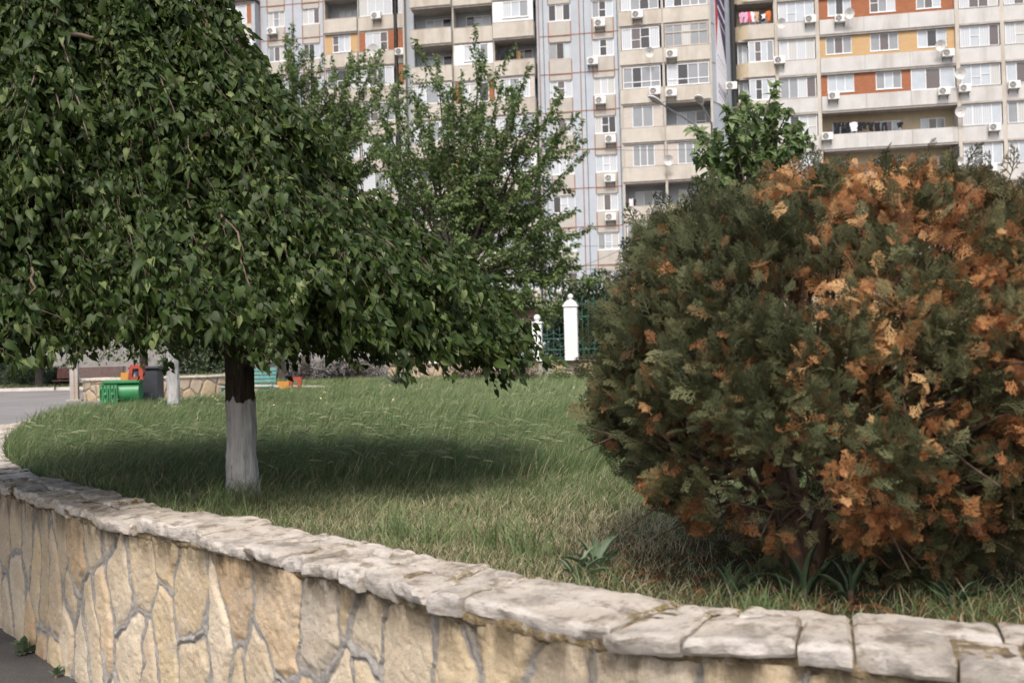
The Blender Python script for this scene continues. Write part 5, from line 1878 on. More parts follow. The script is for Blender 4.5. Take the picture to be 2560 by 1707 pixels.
def balcony(parent, u0, u1, d, zl, h, mat, depth=1.2, up=0.0, side=True, slab=True):
    """parapet box with slab, front at d"""
    t = .07
    m = MB()
    z0 = zl + up
    m.box(u0, u1, -d, -d + t, z0, z0 + h)
    if side:
        m.box(u0, u0 + t, -d + t, -d + depth, z0, z0 + h)
        m.box(u1 - t, u1, -d + t, -d + depth, z0, z0 + h)
    o = m.build("balcony", mat, parent)
    MB().box(u0 - .02, u1 + .02, -d - .015, -d + t + .03, z0 + h + .002, z0 + h + .03).build("rail_cap", M_SLAB, o)
    if slab:
        MB().box(u0 + .01, u1 - .01, -d + .012 + t, -d + depth, z0 - .13, z0 + .02).build("floor_slab", M_SLAB, o)
    return o

ZA = [8.08 + 2.79 * k for k in range(-2, 10)]        # floor lines of the panel block; index i = k + 2
def za(k):
    return 8.08 + 2.79 * k
FP = 2.79

BA = thing("apartment_block", "long grey and cream panel apartment block with rust red joint lines, behind the upright tree", "building", (REF.x, REF.y, 0), -TH)
ZTOP = za(10) + .9
SB = -4.0                                             # the left wing stands back
# body
m = MB()
m.box(-10.9, 12.0, 1.35, 12.5, 0.85, ZTOP)
o = m.build("wall", M_GREYP, BA)
MB().box(-52, -11.0, -SB + 1.3, 16.0, 0.85, ZTOP).build("wall", M_GREYP, BA)
MB().box(-52.2, 12.1, 1.2 , 16.2, ZTOP + .01, ZTOP + .35).build("roof", M_SLAB, BA)
# --- grey panel bay D : strips, spandrels, windows
D1, D2 = (0.02, 1.66), (3.19, 4.74)
def panel_bay(x0, cols, x1, d, k0, k1, wall_to):
    edges = [x0] + [v for c in cols for v in c] + [x1]
    for i in range(0, len(edges), 2):
        part(BA, "wall_panel", M_GREYP, (edges[i], edges[i + 1], d - 1.3, d, 0.9, ZTOP - .3))
    for ci, (a, b) in enumerate(cols):
        for k in range(k0 - 1, k1 + 1):
            zl = za(k)
            rd = MB()
            rd.box(a + .002, b - .002, -(d - .03), -(d - .25), zl - .46, zl + 1.06)     # spandrel across the floor line, red joints at its sides
            for q in (a - .035, b - .035):
                rd.box(q, q + .07, -(d + .012), -(d - .02), zl - .42, zl + 1.0, 1)
            rd.build("spandrel", [M_CREAMD, M_REDL], BA)
        for k in range(k0, k1):
            cs = rcode(3, .3)
            cs = cs[:1] + cs[1].upper() + cs[2:] if wr.random() < .5 else cs
            window(BA, a + .01, b - .01, za(k) + 1.09, za(k + 1) - .49, d - .10, cs, M_WOODF if wr.random() < .25 else None)
panel_bay(-0.66, [D1, D2], 5.16, 0.0, -1, 8, 0)
for k in range(-1, 10):
    part(BA, "panel_joint", M_REDL, (-0.64, 5.14, -.02, .016, za(k) - .035, za(k) + .035))
for u in (2.26, -0.70):
    part(BA, "panel_joint", M_REDL, (u, u + .07, -.02, .02, 2.5, ZTOP - .35))
# soft pilaster strips and cables
for u in (-0.35, 2.62, 5.0):
    MB().tube([(u, -.03, 1.2), (u + .02, -.03, 14), (u - .01, -.03, ZTOP - .4)], .018, 5).build("wall_cable", M_BLACK, BA)

# --- cream loggias E
def brick_side(a, b, z0, z1, d, mat, name="brick_infill"):
    return part(BA, name, mat, (a, b, d - .18, d, z0, z1))
EA, EB = (5.20, 8.10), (8.32, 11.40)
for u in (5.10, 8.13, 11.42):
    part(BA, "fin", M_CREAMD, (u, u + .17, -1.3, .14, 0.9, ZTOP - .3))
conf = {('A', 9): 'wgwg', ('A', 8): 'wgwg', ('A', 7): 'wgDg', ('A', 6): 'wMDw', ('A', 5): 'rgdgg', ('A', 4): 'B2', ('A', 3): 'B3', ('A', 2): 'O', ('A', 1): 'gbgg', ('A', 0): 'wgbg', ('A', -1): 'B2',
        ('B', 9): 'gbgwg', ('B', 8): 'wgbgg', ('B', 7): 'bDggg', ('B', 6): 'old', ('B', 5): 'rwdgg', ('B', 4): 'O', ('B', 3): 'B3', ('B', 2): 'O', ('B', 1): 'wgbg', ('B', 0): 'B3', ('B', -1): 'wgbg'}
for nm, (a, b) in (('A', EA), ('B', EB)):
    for k in range(-1, 9):
        balcony(BA, a - .06, b + .06, .22, za(k) + .22, 1.04, M_CREAM, 1.45, 0, True)
        z0, z1 = za(k) + 1.31, za(k + 1) + .08
        c = conf[(nm, min(9, k + 1))]
        if c == 'O':
            window(BA, a + .7, b - .3, z0 - .15, z1 - .35, -1.26, 'wgb' if nm == 'A' else 'bgD')
        elif c[0] == 'B':
            q = (b - a) * (.24 if c == 'B2' else .23)
            brick_side(a, a + q, z0 - .02, z1, .05, M_BWHT)
            brick_side(b - q, b, z0 - .02, z1, .05, M_BWHT)
            window(BA, a + q + .01, b - q - .01, z0, z1 - .03, .04, 'gg' if c == 'B2' else 'ggg')
        elif c == 'old':
            w_ = window(BA, a + .03, b - .03, z0, z1, .16, 'ggcgg', M_WOODF)
            MB().box(a + .09, b - .09, -.172, -.12, z0 + .95, z0 + 1.02).build("transom", M_WOODF, w_)
        else:
            r_ = c[0] == 'r'
            window(BA, a + .12, b - .12 if nm == 'A' else b - .02, z0, z1 - .05, .16, c[1:] if r_ else c, None, rail=r_)
        if nm == 'B' and c not in ('O',):
            # slanted right flank of the bay
            MB().add([(b + .0, -.10, z0 - .02), (b + .28, .25, z0 - .02), (b + .28, .25, z1), (b, -.10, z1), (b - .05, -.05, z0 - .02), (b + .2, .4, z0 - .02), (b + .2, .4, z1), (b - .05, -.05, z1)],
                     [(0, 1, 2, 3), (4, 7, 6, 5), (0, 4, 5, 1), (3, 2, 6, 7), (0, 3, 7, 4), (1, 5, 6, 2)]).build("flank", M_BRED if k == 4 else M_DARKIN if k == 5 else M_CREAMD, BA)
# chamfered end with the banner
def chamfer():
    A_, B_ = (11.60, 0.0), (13.0, 2.6)
    MB().add([(A_[0], A_[1], .9), (B_[0], B_[1], .9), (B_[0], B_[1], ZTOP - .3), (A_[0], A_[1], ZTOP - .3), (A_[0] - .1, 2.6, .9), (A_[0] - .1, 2.6, ZTOP - .3)],
             [(0, 1, 2, 3), (0, 3, 5, 4), (1, 4, 5, 2), (3, 2, 5), (0, 4, 1)]).build("end_wall", M_GREYP, BA)
    t = (np.array(B_) - np.array(A_)); L = np.linalg.norm(t); t = t / L
    n_ = np.array([t[1], -t[0]])
    def P(s, z, o):
        q = np.array(A_) + t * s + n_ * o
        return (q[0], q[1], z)
    root = BA
    zt, zb_ = za(8) + .5, 19.3
    bn = MB()
    bn.add([P(.55, zb_, .03), P(2.15, zb_ - .1, .03), P(2.15, zt, .03), P(.55, zt, .03), P(.55, zb_, .06), P(2.15, zb_ - .1, .06), P(2.15, zt, .06), P(.55, zt, .06)],
           [(4, 5, 6, 7), (0, 3, 2, 1), (0, 1, 5, 4), (2, 3, 7, 6), (0, 4, 7, 3), (1, 2, 6, 5)], 0)
    pur, red_, wht, gry = 1, 2, 0, 3
    def poly(pts, mi, o):
        bn.add([P(s, z, o) for s, z in pts], [tuple(range(len(pts)))], mi)
    poly([(.62, 26.6), (2.12, 23.6), (2.12, zt - .05), (.62, zt - .05)], pur, .064)
    poly([(.9, 26.0), (2.12, 22.2), (2.12, 23.6), (.66, 26.5)], pur, .064)
    poly([(.57, 22.9), (1.0, 25.6), (.62, 27.0), (.57, 27.0)], red_, .068)
    for a_, q in ((27.3, .20), (26.4, .22), (25.5, .10)):
        poly([(.95, a_), (2.05, a_ - 1.0), (2.05, a_ - 1.0 - q), (.95, a_ - q)], wht, .072)
    for a_, q in ((22.8, .12), (22.4, .05), (22.0, .05), (20.8, .4), (20.3, .25), (19.8, .06)):
        for j in range(6):
            s_ = .8 + j * .2
            poly([(s_, a_ - j * .13), (s_ + .13, a_ - j * .13 - .08), (s_ + .13, a_ - j * .13 - .08 - q), (s_, a_ - j * .13 - q)], gry, .066)
    b = bn.build("banner", [plain("banner_white", (.62, .62, .64), .6, .05), plain("banner_purple", (.055, .04, .085), .6, .1), plain("banner_red", (.40, .05, .05), .6, .1), plain("banner_print", (.22, .22, .27), .6, .1)], BA)
    ledge = MB()
    for k in range(0, 9):
        ledge.add([P(0, za(k) - .03, .01), P(.5, za(k) - .03, .01), P(.5, za(k) + .05, .01), P(0, za(k) + .05, .01)], [(0, 1, 2, 3)])
    ledge.build("panel_joint", M_REDL, BA)
chamfer()
MB().tube([(13.15, 1.2, 1), (13.15, 1.2, ZTOP)], .17, 10).build("drainpipe", M_BLACK, BA)

# --- balconies C
C0, C1, C2 = (-10.16, -7.10), (-7.02, -4.08), (-3.98, -0.98)
for u in (-10.9, -7.12, -4.08):
    part(BA, "fin", M_CREAMD, (u, u + .11, -1.3, .0, 0.9, ZTOP - .3))
part(BA, "fin", M_GREYP, (-.84, -.67, -1.3, -.02, .9, ZTOP - .3))
part(BA, "fin", M_GREYP, (-10.78, -10.2, -1.3, -.6, 0.9, ZTOP - .3))
c0 = {8: 'wgb', 7: 'O', 6: 'O', 5: 'wgw', 4: 'wgb', 3: 'O', 2: 'gwb', 1: 'O'}
c1 = {8: 'wgg', 7: 'O', 6: 'W', 5: 'R', 4: 'wgbg', 3: 'R', 2: 'O', 1: 'wgb'}
c2 = {8: 'O', 7: 'W', 6: 'O', 5: 'K', 4: 'wbg', 3: 'W', 2: 'O', 1: 'wgbg'}
for ci, ((a, b), cc, proj) in enumerate(((C0, c0, .55), (C1, c1, .12), (C2, c2, .55))):
    for k in range(-1, 9):
        balcony(BA, a, b, proj, za(k), 1.12, M_CREAM, 1.5 + proj - .15, 0, True)
        c = cc.get(k + 1, 'wgb')
        z0, z1 = za(k) + 1.17, za(k + 1) - .15
        if c == 'O':
            window(BA, a + .7, b - .35, z0 - .3, z1 - .25, -1.26, ['bwD', 'Dbw', 'wbM'][ci])
        elif c == 'W':
            part(BA, "white_cladding", M_PVC, (a + .02, a + .75, proj - .2, proj - .05, z0, z1), (b - .35, b - .02, proj - .2, proj - .05, z0, z1), (a + .76, b - .36, proj - .2, proj - .06, z0, z0 + .25))
            window(BA, a + .76, b - .36, z0 + .26, z1 - .01, proj - .06, 'wbgw'[:3])
        elif c in ('R', 'K'):
            q = .38
            brick_side(a + .03, a + q, z0, z1, proj - .08, M_BRED if c == 'R' else M_BWHT)
            brick_side(b - q, b - .03, z0, z1, proj - .08, M_BRED if c == 'R' else M_BWHT)
            window(BA, a + q + .01, b - q - .01, z0, z1 - .03, proj - .1, rcode(3))
        else:
            window(BA, a + .06, b - .06, z0, z1 - .02, proj - .08, c)
# loose furniture on the open balcony with the dark cloth
def wardrobe():
    u, z = on_plane(1000 + 1232 / 4.2, 655 / 4.2, -.5)
    root = thing("cupboard", "yellow wooden cupboard standing on an open balcony of the panel block", "cupboard", REF + EV * u + NV * -.75 + Vector((0, 0, za(5) + .02)), -TH)
    MB().box(-.24, .24, -.2, .2, 0, 2.05, 0, .01).build("body", plain("yellow_wood", (.55, .36, .13), .6, .1), root)
    for s in (-1, 1):
        MB().box(s * .12 - .112, s * .12 + .112, -.225, -.203, .05, 2.0, 0, .005).build("door", plain("yellow_wood_door", (.58, .39, .15), .55, .1), root)
    u, z = on_plane(1000 + 1045 / 4.2, 655 / 4.2, 0)
    r2_ = thing("crate", "orange brown crate on the same open balcony as the yellow cupboard", "crate", REF + EV * u + NV * -.5 + Vector((0, 0, za(5) + .02)), -TH)
    MB().box(-.4, .4, -.2, .2, 0, 1.2).box(-.43, .43, -.23, .23, 1.202, 1.28).build("box", plain("orange_wood", (.34, .13, .05), .6, .1), r2_)
    # dark cloth over the rail
    m = MB()
    V, F = [], []
    for i in range(9):
        for j in range(6):
            V.append((-.6 + i * .15, .05 * math.sin(i * 1.3 + j), za(5) + 1.18 + .95 * (1 - j / 5) + .03 * math.sin(i * 2)))
    for i in range(8):
        for j in range(5):
            F.append((i * 6 + j, i * 6 + j + 1, i * 6 + j + 7, i * 6 + j + 6))
    u, z = on_plane(1000 + 1140 / 4.2, 600 / 4.2, 0)
    cl = m.add(V, F).build("cloth", plain("black_cloth", (.012, .012, .016), .9), None, REF + EV * u + NV * .1, -TH)
    tag(cl, "black cloth hung out on the balcony beside the yellow cupboard", "cloth")
wardrobe()

# --- set back left wing L
dL = SB
LD1, LD2 = (-23.32 + .0, -21.83), (-20.35, -18.91)
k0L, k1L = 2, 9
panel_bay(-24.0, [LD1, LD2], -18.50, dL, k0L, k1L, 0)
for k in range(1, 10):
    part(BA, "panel_joint", M_REDL, (-23.98, -18.52, dL - .02, dL + .016, za(k) - .035, za(k) + .035))
for u in (-21.16, -23.96, -18.6):
    part(BA, "panel_joint", M_REDL, (u, u + .07, dL - .02, dL + .02, 2.5, ZTOP - .35))
LE = [(-18.44, -15.70), (-15.62, -12.72), (-12.44, -11.0)]
for u in (-18.5, -15.71, -12.66, -11.02):
    part(BA, "fin", M_CREAMD, (u, u + .08, dL - 1.3, dL + .02, .9, ZTOP - .3))
le = [{8: 'wgb', 7: 'O', 6: 'Y', 5: 'gDw', 4: 'O', 3: 'wgb', 2: 'wg'}, {8: 'wgb', 7: 'cwww', 6: 'R', 5: 'wMgw', 4: 'gMgg', 3: 'wgb', 2: 'wgw'}, {8: 'wg', 7: 'wM', 6: 'H', 5: 'H', 4: 'wg', 3: 'wg', 2: 'gw'}]
for ci, (a, b) in enumerate(LE):
    for k in range(1, 9):
        balcony(BA, a + .01, b - .01, dL + (.32 if ci == 0 else .14), za(k) + .12, 1.08, M_CREAM, 1.4, 0, True)
        c = le[ci].get(k, 'wg')
        z0, z1 = za(k) + 1.25, za(k + 1) - .03
        dd = dL + .08
        if k < k0L:
            continue
        if c == 'O':
            window(BA, a + .7, b - .3, z0 - .2, z1 - .3, dL - 1.25, 'wbw', M_WOODF)
        elif c in ('Y', 'R'):
            q = .52 if c == 'R' else .62
            mt = M_BRED if c == 'R' else M_BYEL
            brick_side(a + .02, a + q, z0, z1, dd, mt); brick_side(b - q, b - .02, z0, z1, dd, mt)
            window(BA, a + q + .01, b - q - .01, z0 + (.0 if c == 'R' else .12), z1 - .03, dd - .02, 'wwM' if c == 'R' else 'Mbw')
        elif c == 'H':
            q = .5
            brick_side(a + .02, a + q, z0, z1, dd, M_BRED)
            window(BA, a + q + .01, b - .04, z0, z1 - .03, dd - .02, 'WB')
        else:
            window(BA, a + .1, b - .1, z0, z1 - .03, dd, c)
part(BA, "drainpipe", M_BLACK, (-12.62, -12.5, dL + .02, dL + .14, 1, ZTOP - .3))
# leftmost projecting bay with an orange strip and a dark little roof
a, b = -27.2, -24.25
part(BA, "wall_panel", M_GREYP, (b - .02, -23.98, dL - 1.3, dL + .9, 0.9, za(8) + .2))
for k in range(3, 9):
    balcony(BA, a, b, dL + .95, za(k) + .12, 1.08, M_CREAM, 2.2, 0, True)
    if k < 8:
        z0, z1 = za(k) + 1.25, za(k + 1) - .03
        brick_side(b - .42, b - .03, z0, z1, dL + .86, M_BRED if k == 7 else M_PVC)
        window(BA, a + .08, b - .43, z0, z1 - .02, dL + .86, 'www' if k == 7 else 'wgw')
part(BA, "bay_roof", plain("dark_red_roof", (.06, .03, .03), .6, .1), (a - .1, -23.9, dL - .3, dL + 1.1, za(8) + .22, za(8) + .42))
for (xa, xb) in ((-31.5, -28.6), (-36, -33)):
    for k in range(3, 9):
        balcony(BA, xa, xb, dL + .25, za(k) + .12, 1.08, M_CREAM, 1.5)
        window(BA, xa + .1, xb - .1, za(k) + 1.25, za(k + 1) - .04, dL + .12, rcode(3))
# ground floor behind the fence: brown wall with pale openings
part(BA, "ground_floor", M_GROUNDF, (-10.9, -0.9, .0, .06, .9, 5.2))
M_GF2 = plain("grey_ground_floor", (0.20, 0.19, 0.175), 0.85, 0.2, 2)
part(BA, "ground_floor", M_GF2, (-52, -24.1, SB + .92, SB + 1.0, .9, 4.6))
part(BA, "ground_floor", M_GF2, (-23.98, -11.1, SB + .03, SB + .10, .9, 4.6))
part(BA, "canopy_slab", M_CREAM, (-5.2, -2.2, .1, 1.4, 5.25, 6.3))
for uu in (-4.6, -3.1, -1.75, -7.5, -9.2):
    window(BA, uu, uu + .75, 1.2, 3.6 if uu > -3 else 4.4, .14, 'cb')

# ---------------------------------------------------------------- right hand block
BR = thing("apartment_block", "off white apartment block with orange and yellow brick bands, rising behind the thuja", "building", (REF.x, REF.y, 0), -TH)
dR = -3.0
def zr(j):
    return 24.27 - 2.768 * j
ZT2 = zr(-4) + .6
MB().box(13.6, 48, -dR + 1.25, -dR + 12, .85, ZT2).build("wall", M_TANP, BR)
MB().box(13.4, 48.2, -dR + .2, -dR + 12.2, ZT2 + .01, ZT2 + .3).build("roof", M_SLAB, BR)
for u in (16.16, 19.07, 28.55, 31.52, 34.5, 37.6):
    part(BR, "pier", M_CREAM, (u, u + .27, dR - 1.3, dR + .03, .9, ZT2 - .2))
JR = range(-2, 7)
def rounded(u0, u1, d, z0, z1, mat, tan_u, name):
    """parapet with a rounded left corner; the curved part is a separate tan panel"""
    R_ = 1.0
    arc = [(u0 + R_ - R_ * math.cos(t), d - R_ + R_ * math.sin(t)) for t in np.linspace(0, math.pi / 2, 9)]
    def ribbon(pts, mt, nm):
        V, F = [], []
        n = len(pts)
        for z in (z0, z1):
            for (x, y) in pts:
                V.append((x, -y, z))
            for i, (x, y) in enumerate(pts):
                V.append((x + .05, -y + .09, z))
        for i in range(n - 1):
            F += [(i, i + 1, 2 * n + i + 1, 2 * n + i), (n + i, 3 * n + i, 3 * n + i + 1, n + i + 1), (2 * n + i, 2 * n + i + 1, 3 * n + i + 1, 3 * n + i), (i, n + i, n + i + 1, i + 1)]
        F += [(0, 2 * n, 3 * n, n), (n - 1, 2 * n - 1, 4 * n - 1, 3 * n - 1)]
        return MB().add(V, F).build(nm, mt, BR)
    ribbon([(u0, d - 1.3)] + arc, M_TANP, "curved_panel")
    ribbon([(u0 + R_ + .01, d), (u1, d)], mat, name)
for j in JR:
    z = zr(j)
    h = 1.06
    rounded(13.25, 16.14, dR + .3, z, z + h, M_CREAM, 14.2, "balcony")
    MB().box(13.6, 16.1, -dR - .2, -dR + 1.25, z - .12, z + .02).build("floor_slab", M_SLAB, BR)
    if j == 0:
        window(BR, 14.5, 15.9, z + .9, z + 2.1, dR - 1.2, 'gdb')
    else:
        window(BR, 14.3, 16.1, z + h + .04, z + 2.62, dR + .22, 'bMbg' if j == 1 else 'bDbw')
        window(BR, 13.55, 14.26, z + h + .04, z + 2.62, dR - .25, 'gb')
    for (a, b, nn) in ((16.44, 19.06, 4), (28.83, 31.51, 4), (31.80, 34.49, 4), (34.78, 37.58, 4), (37.9, 40.6, 4)):
        part(BR, "parapet", M_OFFW, (a - .01, b + .01, dR - .2, dR + (.10 if a < 20 else .02), z, z + h))
        MB().box(a, b, -dR - .12 if a < 20 else -dR - .05, -dR + .1, z + h + .002, z + h + .035).build("parapet_cap", M_SLAB, BR)
        MB().box(a, b, -dR - .08, -dR + .1, z - .14, z - .004).build("slab_edge", M_SLAB, BR)
        cs = rcode(nn, .35)
        cs = ''.join(ch.upper() if wr.random() < .18 else ch for ch in cs)
        window(BR, a + .05, b - .05, z + h + .04, z + 2.60, dR - .06, cs)
    # long central bay
    u0, u1 = 19.36, 28.53
    third = (u1 - u0) / 3
    for q in range(3):
        part(BR, "parapet", M_OFFW, (u0 + q * third + .008, u0 + (q + 1) * third - .008, dR - .02, dR + .08, z, z + h))
    MB().box(u0, u1, -dR - .02, -dR + 1.25, z - .14, z + .03).build("floor_slab", M_SLAB, BR)
    zw0, zw1 = z + h + .30, z + 2.60
    def uu(x):
        return 19.34 + (x - 780) / 1060 * 9.3
    if j in (0, 1, 2, -1, -2):
        mt = M_BYEL if j == 1 else M_BRED
        W = {0: [(855, 1040, 'bdb'), (1185, 1385, 'Mgw'), (1545, 1735, 'gmb')], 1: [(830, 1035, 'gmg'), (1180, 1400, 'gmg'), (1545, 1770, 'bdb')], 2: [(835, 1045, 'bbb'), (1215, 1415, 'gbg')]}.get(j, [(855, 1040, 'bgb'), (1185, 1385, 'wgw'), (1545, 1735, 'bgb')])
        cur = u0
        for xa, xb, cs in W:
            a, b = uu(xa), uu(xb)
            part(BR, "brick_infill", mt, (cur, a - .01, dR - .45, dR - .15, z + h + .0, z + 2.62))
            part(BR, "brick_infill", mt, (a - .009, b + .009, dR - .45, dR - .16, z + h, zw0 - .01))
            window(BR, a, b, zw0, zw1, dR - .2, cs)
            cur = b + .01
        if j == 2:
            a = uu(1485)
            part(BR, "brick_infill", mt, (cur, a - .01, dR - .45, dR - .15, z + h, z + 2.62))
            window(BR, a, u1 - .05, z + h + .04, z + 2.60, dR - .1, 'bmb')
        else:
            part(BR, "brick_infill", mt, (cur, u1, dR - .45, dR - .15, z + h, z + 2.62))
    else:
        for xa, xb, cs in ((880, 1070, 'gDg'), (1220, 1420, 'gMb'), (1575, 1765, 'bMg')):
            window(BR, uu(xa), uu(xb), z + .55, z + 2.05, dR - 1.2, cs)

# ---------------------------------------------------------------- things fixed to the facades
def facade_pt(px, py, d):
    u, z = on_plane(px, py, d)
    p = REF + EV * u + NV * d
    return Vector((p.x, p.y, z))
M_ACW = plain("ac_white", (0.66, 0.65, 0.62), 0.5, 0.05, 3, 0.4, 0, 0, (.45, .42, .38), .4)
M_ACD = plain("ac_fan_dark", (0.07, 0.07, 0.075), 0.6, 0.2, 10)
def make_ac():
    root = thing("air_conditioner", "", "air conditioner", (0, 0, 0), -TH, "air conditioners on the flats")
    MB().box(-.39, .39, -.42, -.12, -.27, .27, 0, .025).build("casing", M_ACW, root)
    m = MB()
    n = 24
    V = [(-.12, -.423, 0)] + [(-.12 + .215 * math.cos(2 * math.pi * i / n), -.423, .215 * math.sin(2 * math.pi * i / n)) for i in range(n)]
    m.add(V, [(0, 1 + (i + 1) % n, 1 + i) for i in range(n)])
    f = m.build("fan_disc", M_ACD, root)
    g = MB()
    for rr in (.07, .125, .18, .222):
        g.tube([(-.12 + rr * math.cos(2 * math.pi * i / 20), -.432, rr * math.sin(2 * math.pi * i / 20)) for i in range(21)], .007, 4)
    for i in range(4):
        a = i * math.pi / 4
        g.tube([(-.12 - .22 * math.cos(a), -.43, -.22 * math.sin(a)), (-.12 + .22 * math.cos(a), -.43, .22 * math.sin(a))], .006, 4)
    g.build("fan_guard", M_ACW, f)
    for s in (-1, 1):
        MB().box(s * .3 - .02, s * .3 + .02, -.43, .06, -.325, -.275).box(s * .3 - .02, s * .3 + .02, .0, .06, -.55, -.327).build("bracket", M_ACD, root)
    return root
AC0 = make_ac()
ACK = kid_list(AC0)
z1 = lambda x, y: (560 + x / 3.5636, y / 3.5636)
z3 = lambda x, y: (1340 + x / 4.2, y / 4.2)
z4 = lambda x, y: (1800 + x / 3.0947, y / 3.0947)
z5 = lambda x, y: (1300 + x / 4.48, 350 + y / 4.48)
ACL = [(z1(440, 290), dL, "on the set back grey wing, left of the plume shoots"),
       (z1(1365, 152), dL + .14, "under the barred window high on the set back wing"),
       (z1(1578, 472), dL + .14, "beside the drainpipe of the set back wing"),
       (z1(1235, 792), dL + .14, "under the four pane window just above the plume shoots"),
       (z3(672, 258), 0, "topmost of the column on the grey panel bay"),
       (z3(598, 656), 0, "hanging farther left than the others on the grey panel bay"),
       (z3(680, 1066), 0, "with a thick black hose on the grey panel bay"),
       (z3(785, 1470), 0, "just above the cable on the grey panel bay"),
       (z5(1012, 437), 0, "second from the bottom of the column on the grey panel bay"),
       (z5(1018, 866), 0, "lowest of the column on the grey panel bay, near the thuja"),
       (z3(1065, 168), .22, "highest on the left stack of cream loggias beside the banner"),
       (z3(1250, 968), .22, "above the left lamp head, left of the loggia pier"),
       (z3(1425, 580), .22, "under the old brown framed loggia window"),
       (z3(1420, 985), .22, "between the two lamp heads, under the glazed loggia with orange flank"),
       (z4(695, 160), dR + .1, "top of the glazed column right of the pink laundry"),
       (z4(458, 476), dR + .1, "at the edge of the rounded corner balcony"),
       (z4(925, 155), dR + .08, "under the open window in the upper orange brick band"),
       (z4(1757, 420), dR + .08, "under the yellow brick band beside a white dish"),
       (z4(875, 750), dR + .08, "at the left end below the lower orange brick band"),
       (z4(1725, 715), dR + .08, "left one of the pair below the glazed loggia"),
       (z4(1885, 692), dR + .02, "right one of the pair below the glazed loggia"),
       (z4(825, 1062), dR + .08, "at the left end of the open balcony with black laundry"),
       (z4(2115, 992), dR + .02, "with a bent hose, on the right column two floors above the thuja"),
       (z4(2085, 1302), dR + .02, "lowest on the right column just above the thuja"),
       (z4(2266, 666), dR + .02, "with a black fan at the right edge of the view"),
       (z3(2050, 915), -1.4, "in the dark gap between the two blocks")]
for i, ((px, py), d, lab) in enumerate(ACL):
    a = AC0 if i == 0 else copy_tree(AC0, ACK)
    a.location = facade_pt(px, py, d + .02)
    a["label"] = "air conditioner " + lab
def make_dish(tilt):
    root = thing("satellite_dish", "", "satellite dish", (0, 0, 0), -TH, "satellite dishes on the flats")
    V, F = [], []
    n = 20
    for i, rr in enumerate((0.02, .2, .38, .5)):
        for j in range(n):
            a = 2 * math.pi * j / n
            V.append((rr * math.cos(a), -.55 - rr * rr * .45 - rr * math.sin(a) * .25, rr * math.sin(a)))
    for i in range(3):
        for j in range(n):
            F.append((i * n + j, i * n + (j + 1) % n, (i + 1) * n + (j + 1) % n, (i + 1) * n + j))
    F.append(tuple(range(n)))
    MB().add(V, F).build("reflector", plain("dish_white", (.62, .61, .58), .5, .05), root, smooth=True)
    MB().tube([(0, -.53, 0), (0, -.3, -.12), (0, .05, -.2)], .022, 6).build("mount", M_SLAB, root)
    MB().tube([(0, -.7, -.42), (0, -1.0, -.1)], .012, 5).build("feed_arm", M_SLAB, root)
    return root
DI0 = make_dish(0)
DIK = kid_list(DI0)
DL = [(z1(338, 500), dL, .62, "small white dish on the grey set back wing near the projecting bay"),
      (z1(1340, 465), dL + .14, 1.05, "big pale dish in front of the loggia with orange brick sides"),
      (z1(1712, 600), dL + .14, .75, "dish at the inner corner where the wing meets the main block"),
      (z3(1195, 562), .22, .65, "white dish under the window left of the old framed loggia"),
      (z5(300, 372), 0, .7, "white dish half among the shoot tips on the grey panel bay"),
      (z5(1665, 235), .22, .7, "white dish on the white brick loggia below the lamp arms"),
      (z4(998, 115), dR + .08, .7, "yellowish dish beside the air conditioner under the upper orange bricks"),
      (z4(1700, 362), dR + .08, .72, "white dish at the right end of the yellow brick band"),
      (z4(1852, 578), dR + .05, .75, "white dish on the pier right of the lower orange brick band"),
      (z4(1855, 870), dR + .05, .75, "white dish on the pier one floor above the thuja, right of the open balcony"),
      (z4(472, 190), dR + .12, .65, "pale dish right of the pink laundry"),
      (z4(1850, 1252), dR + .05, .55, "small dish on the pier just over the top of the thuja")]
for i, ((px, py), d, sc, lab) in enumerate(DL):
    a = DI0 if i == 0 else copy_tree(DI0, DIK)
    a.location = facade_pt(px, py, d + .4)
    a.location -= NV * .4
    a.scale = (sc, 1, sc)
    a["label"] = lab

# laundry
def garment(label, group, p, w_, h, mat, shape, seed):
    r = random.Random(seed)
    nx_, nz_ = 6, 7
    V, F = [], []
    for j in range(nz_):
        q = j / (nz_ - 1)
        if shape == 0:                       # shirt: wide at the line with sleeves, narrower body
            ww = w_ * (1.0 if q < .35 else .68)
        elif shape == 1:                     # trousers hung by the waist
            ww = w_ * (.62 + .3 * q)
        else:
            ww = w_ * (1 - .06 * q)
        sk = r.uniform(-.05, .05)
        for i in range(nx_):
            t = i / (nx_ - 1) - .5
            x = t * ww + sk * q
            y = .03 * math.sin(i * 1.7 + j * .8 + seed) - .05 * q
            V.append((x, y, -h * q - .03 * math.cos(i * 1.2 + seed)))
    for j in range(nz_ - 1):
        for i in range(nx_ - 1):
            if shape == 1 and q and j > 1 and i == 2:
                continue
            a = j * nx_ + i
            F.append((a, a + 1, a + nx_ + 1, a + nx_))
    o = MB().add(V, F).build("garment", mat, None, p, -TH)
    tag(o, label, "garment", group)
CB = plain("black_garment", (.012, .012, .016), .9, .3, 6)
CW_ = plain("white_garment", (.66, .66, .70), .9, .05, 6)
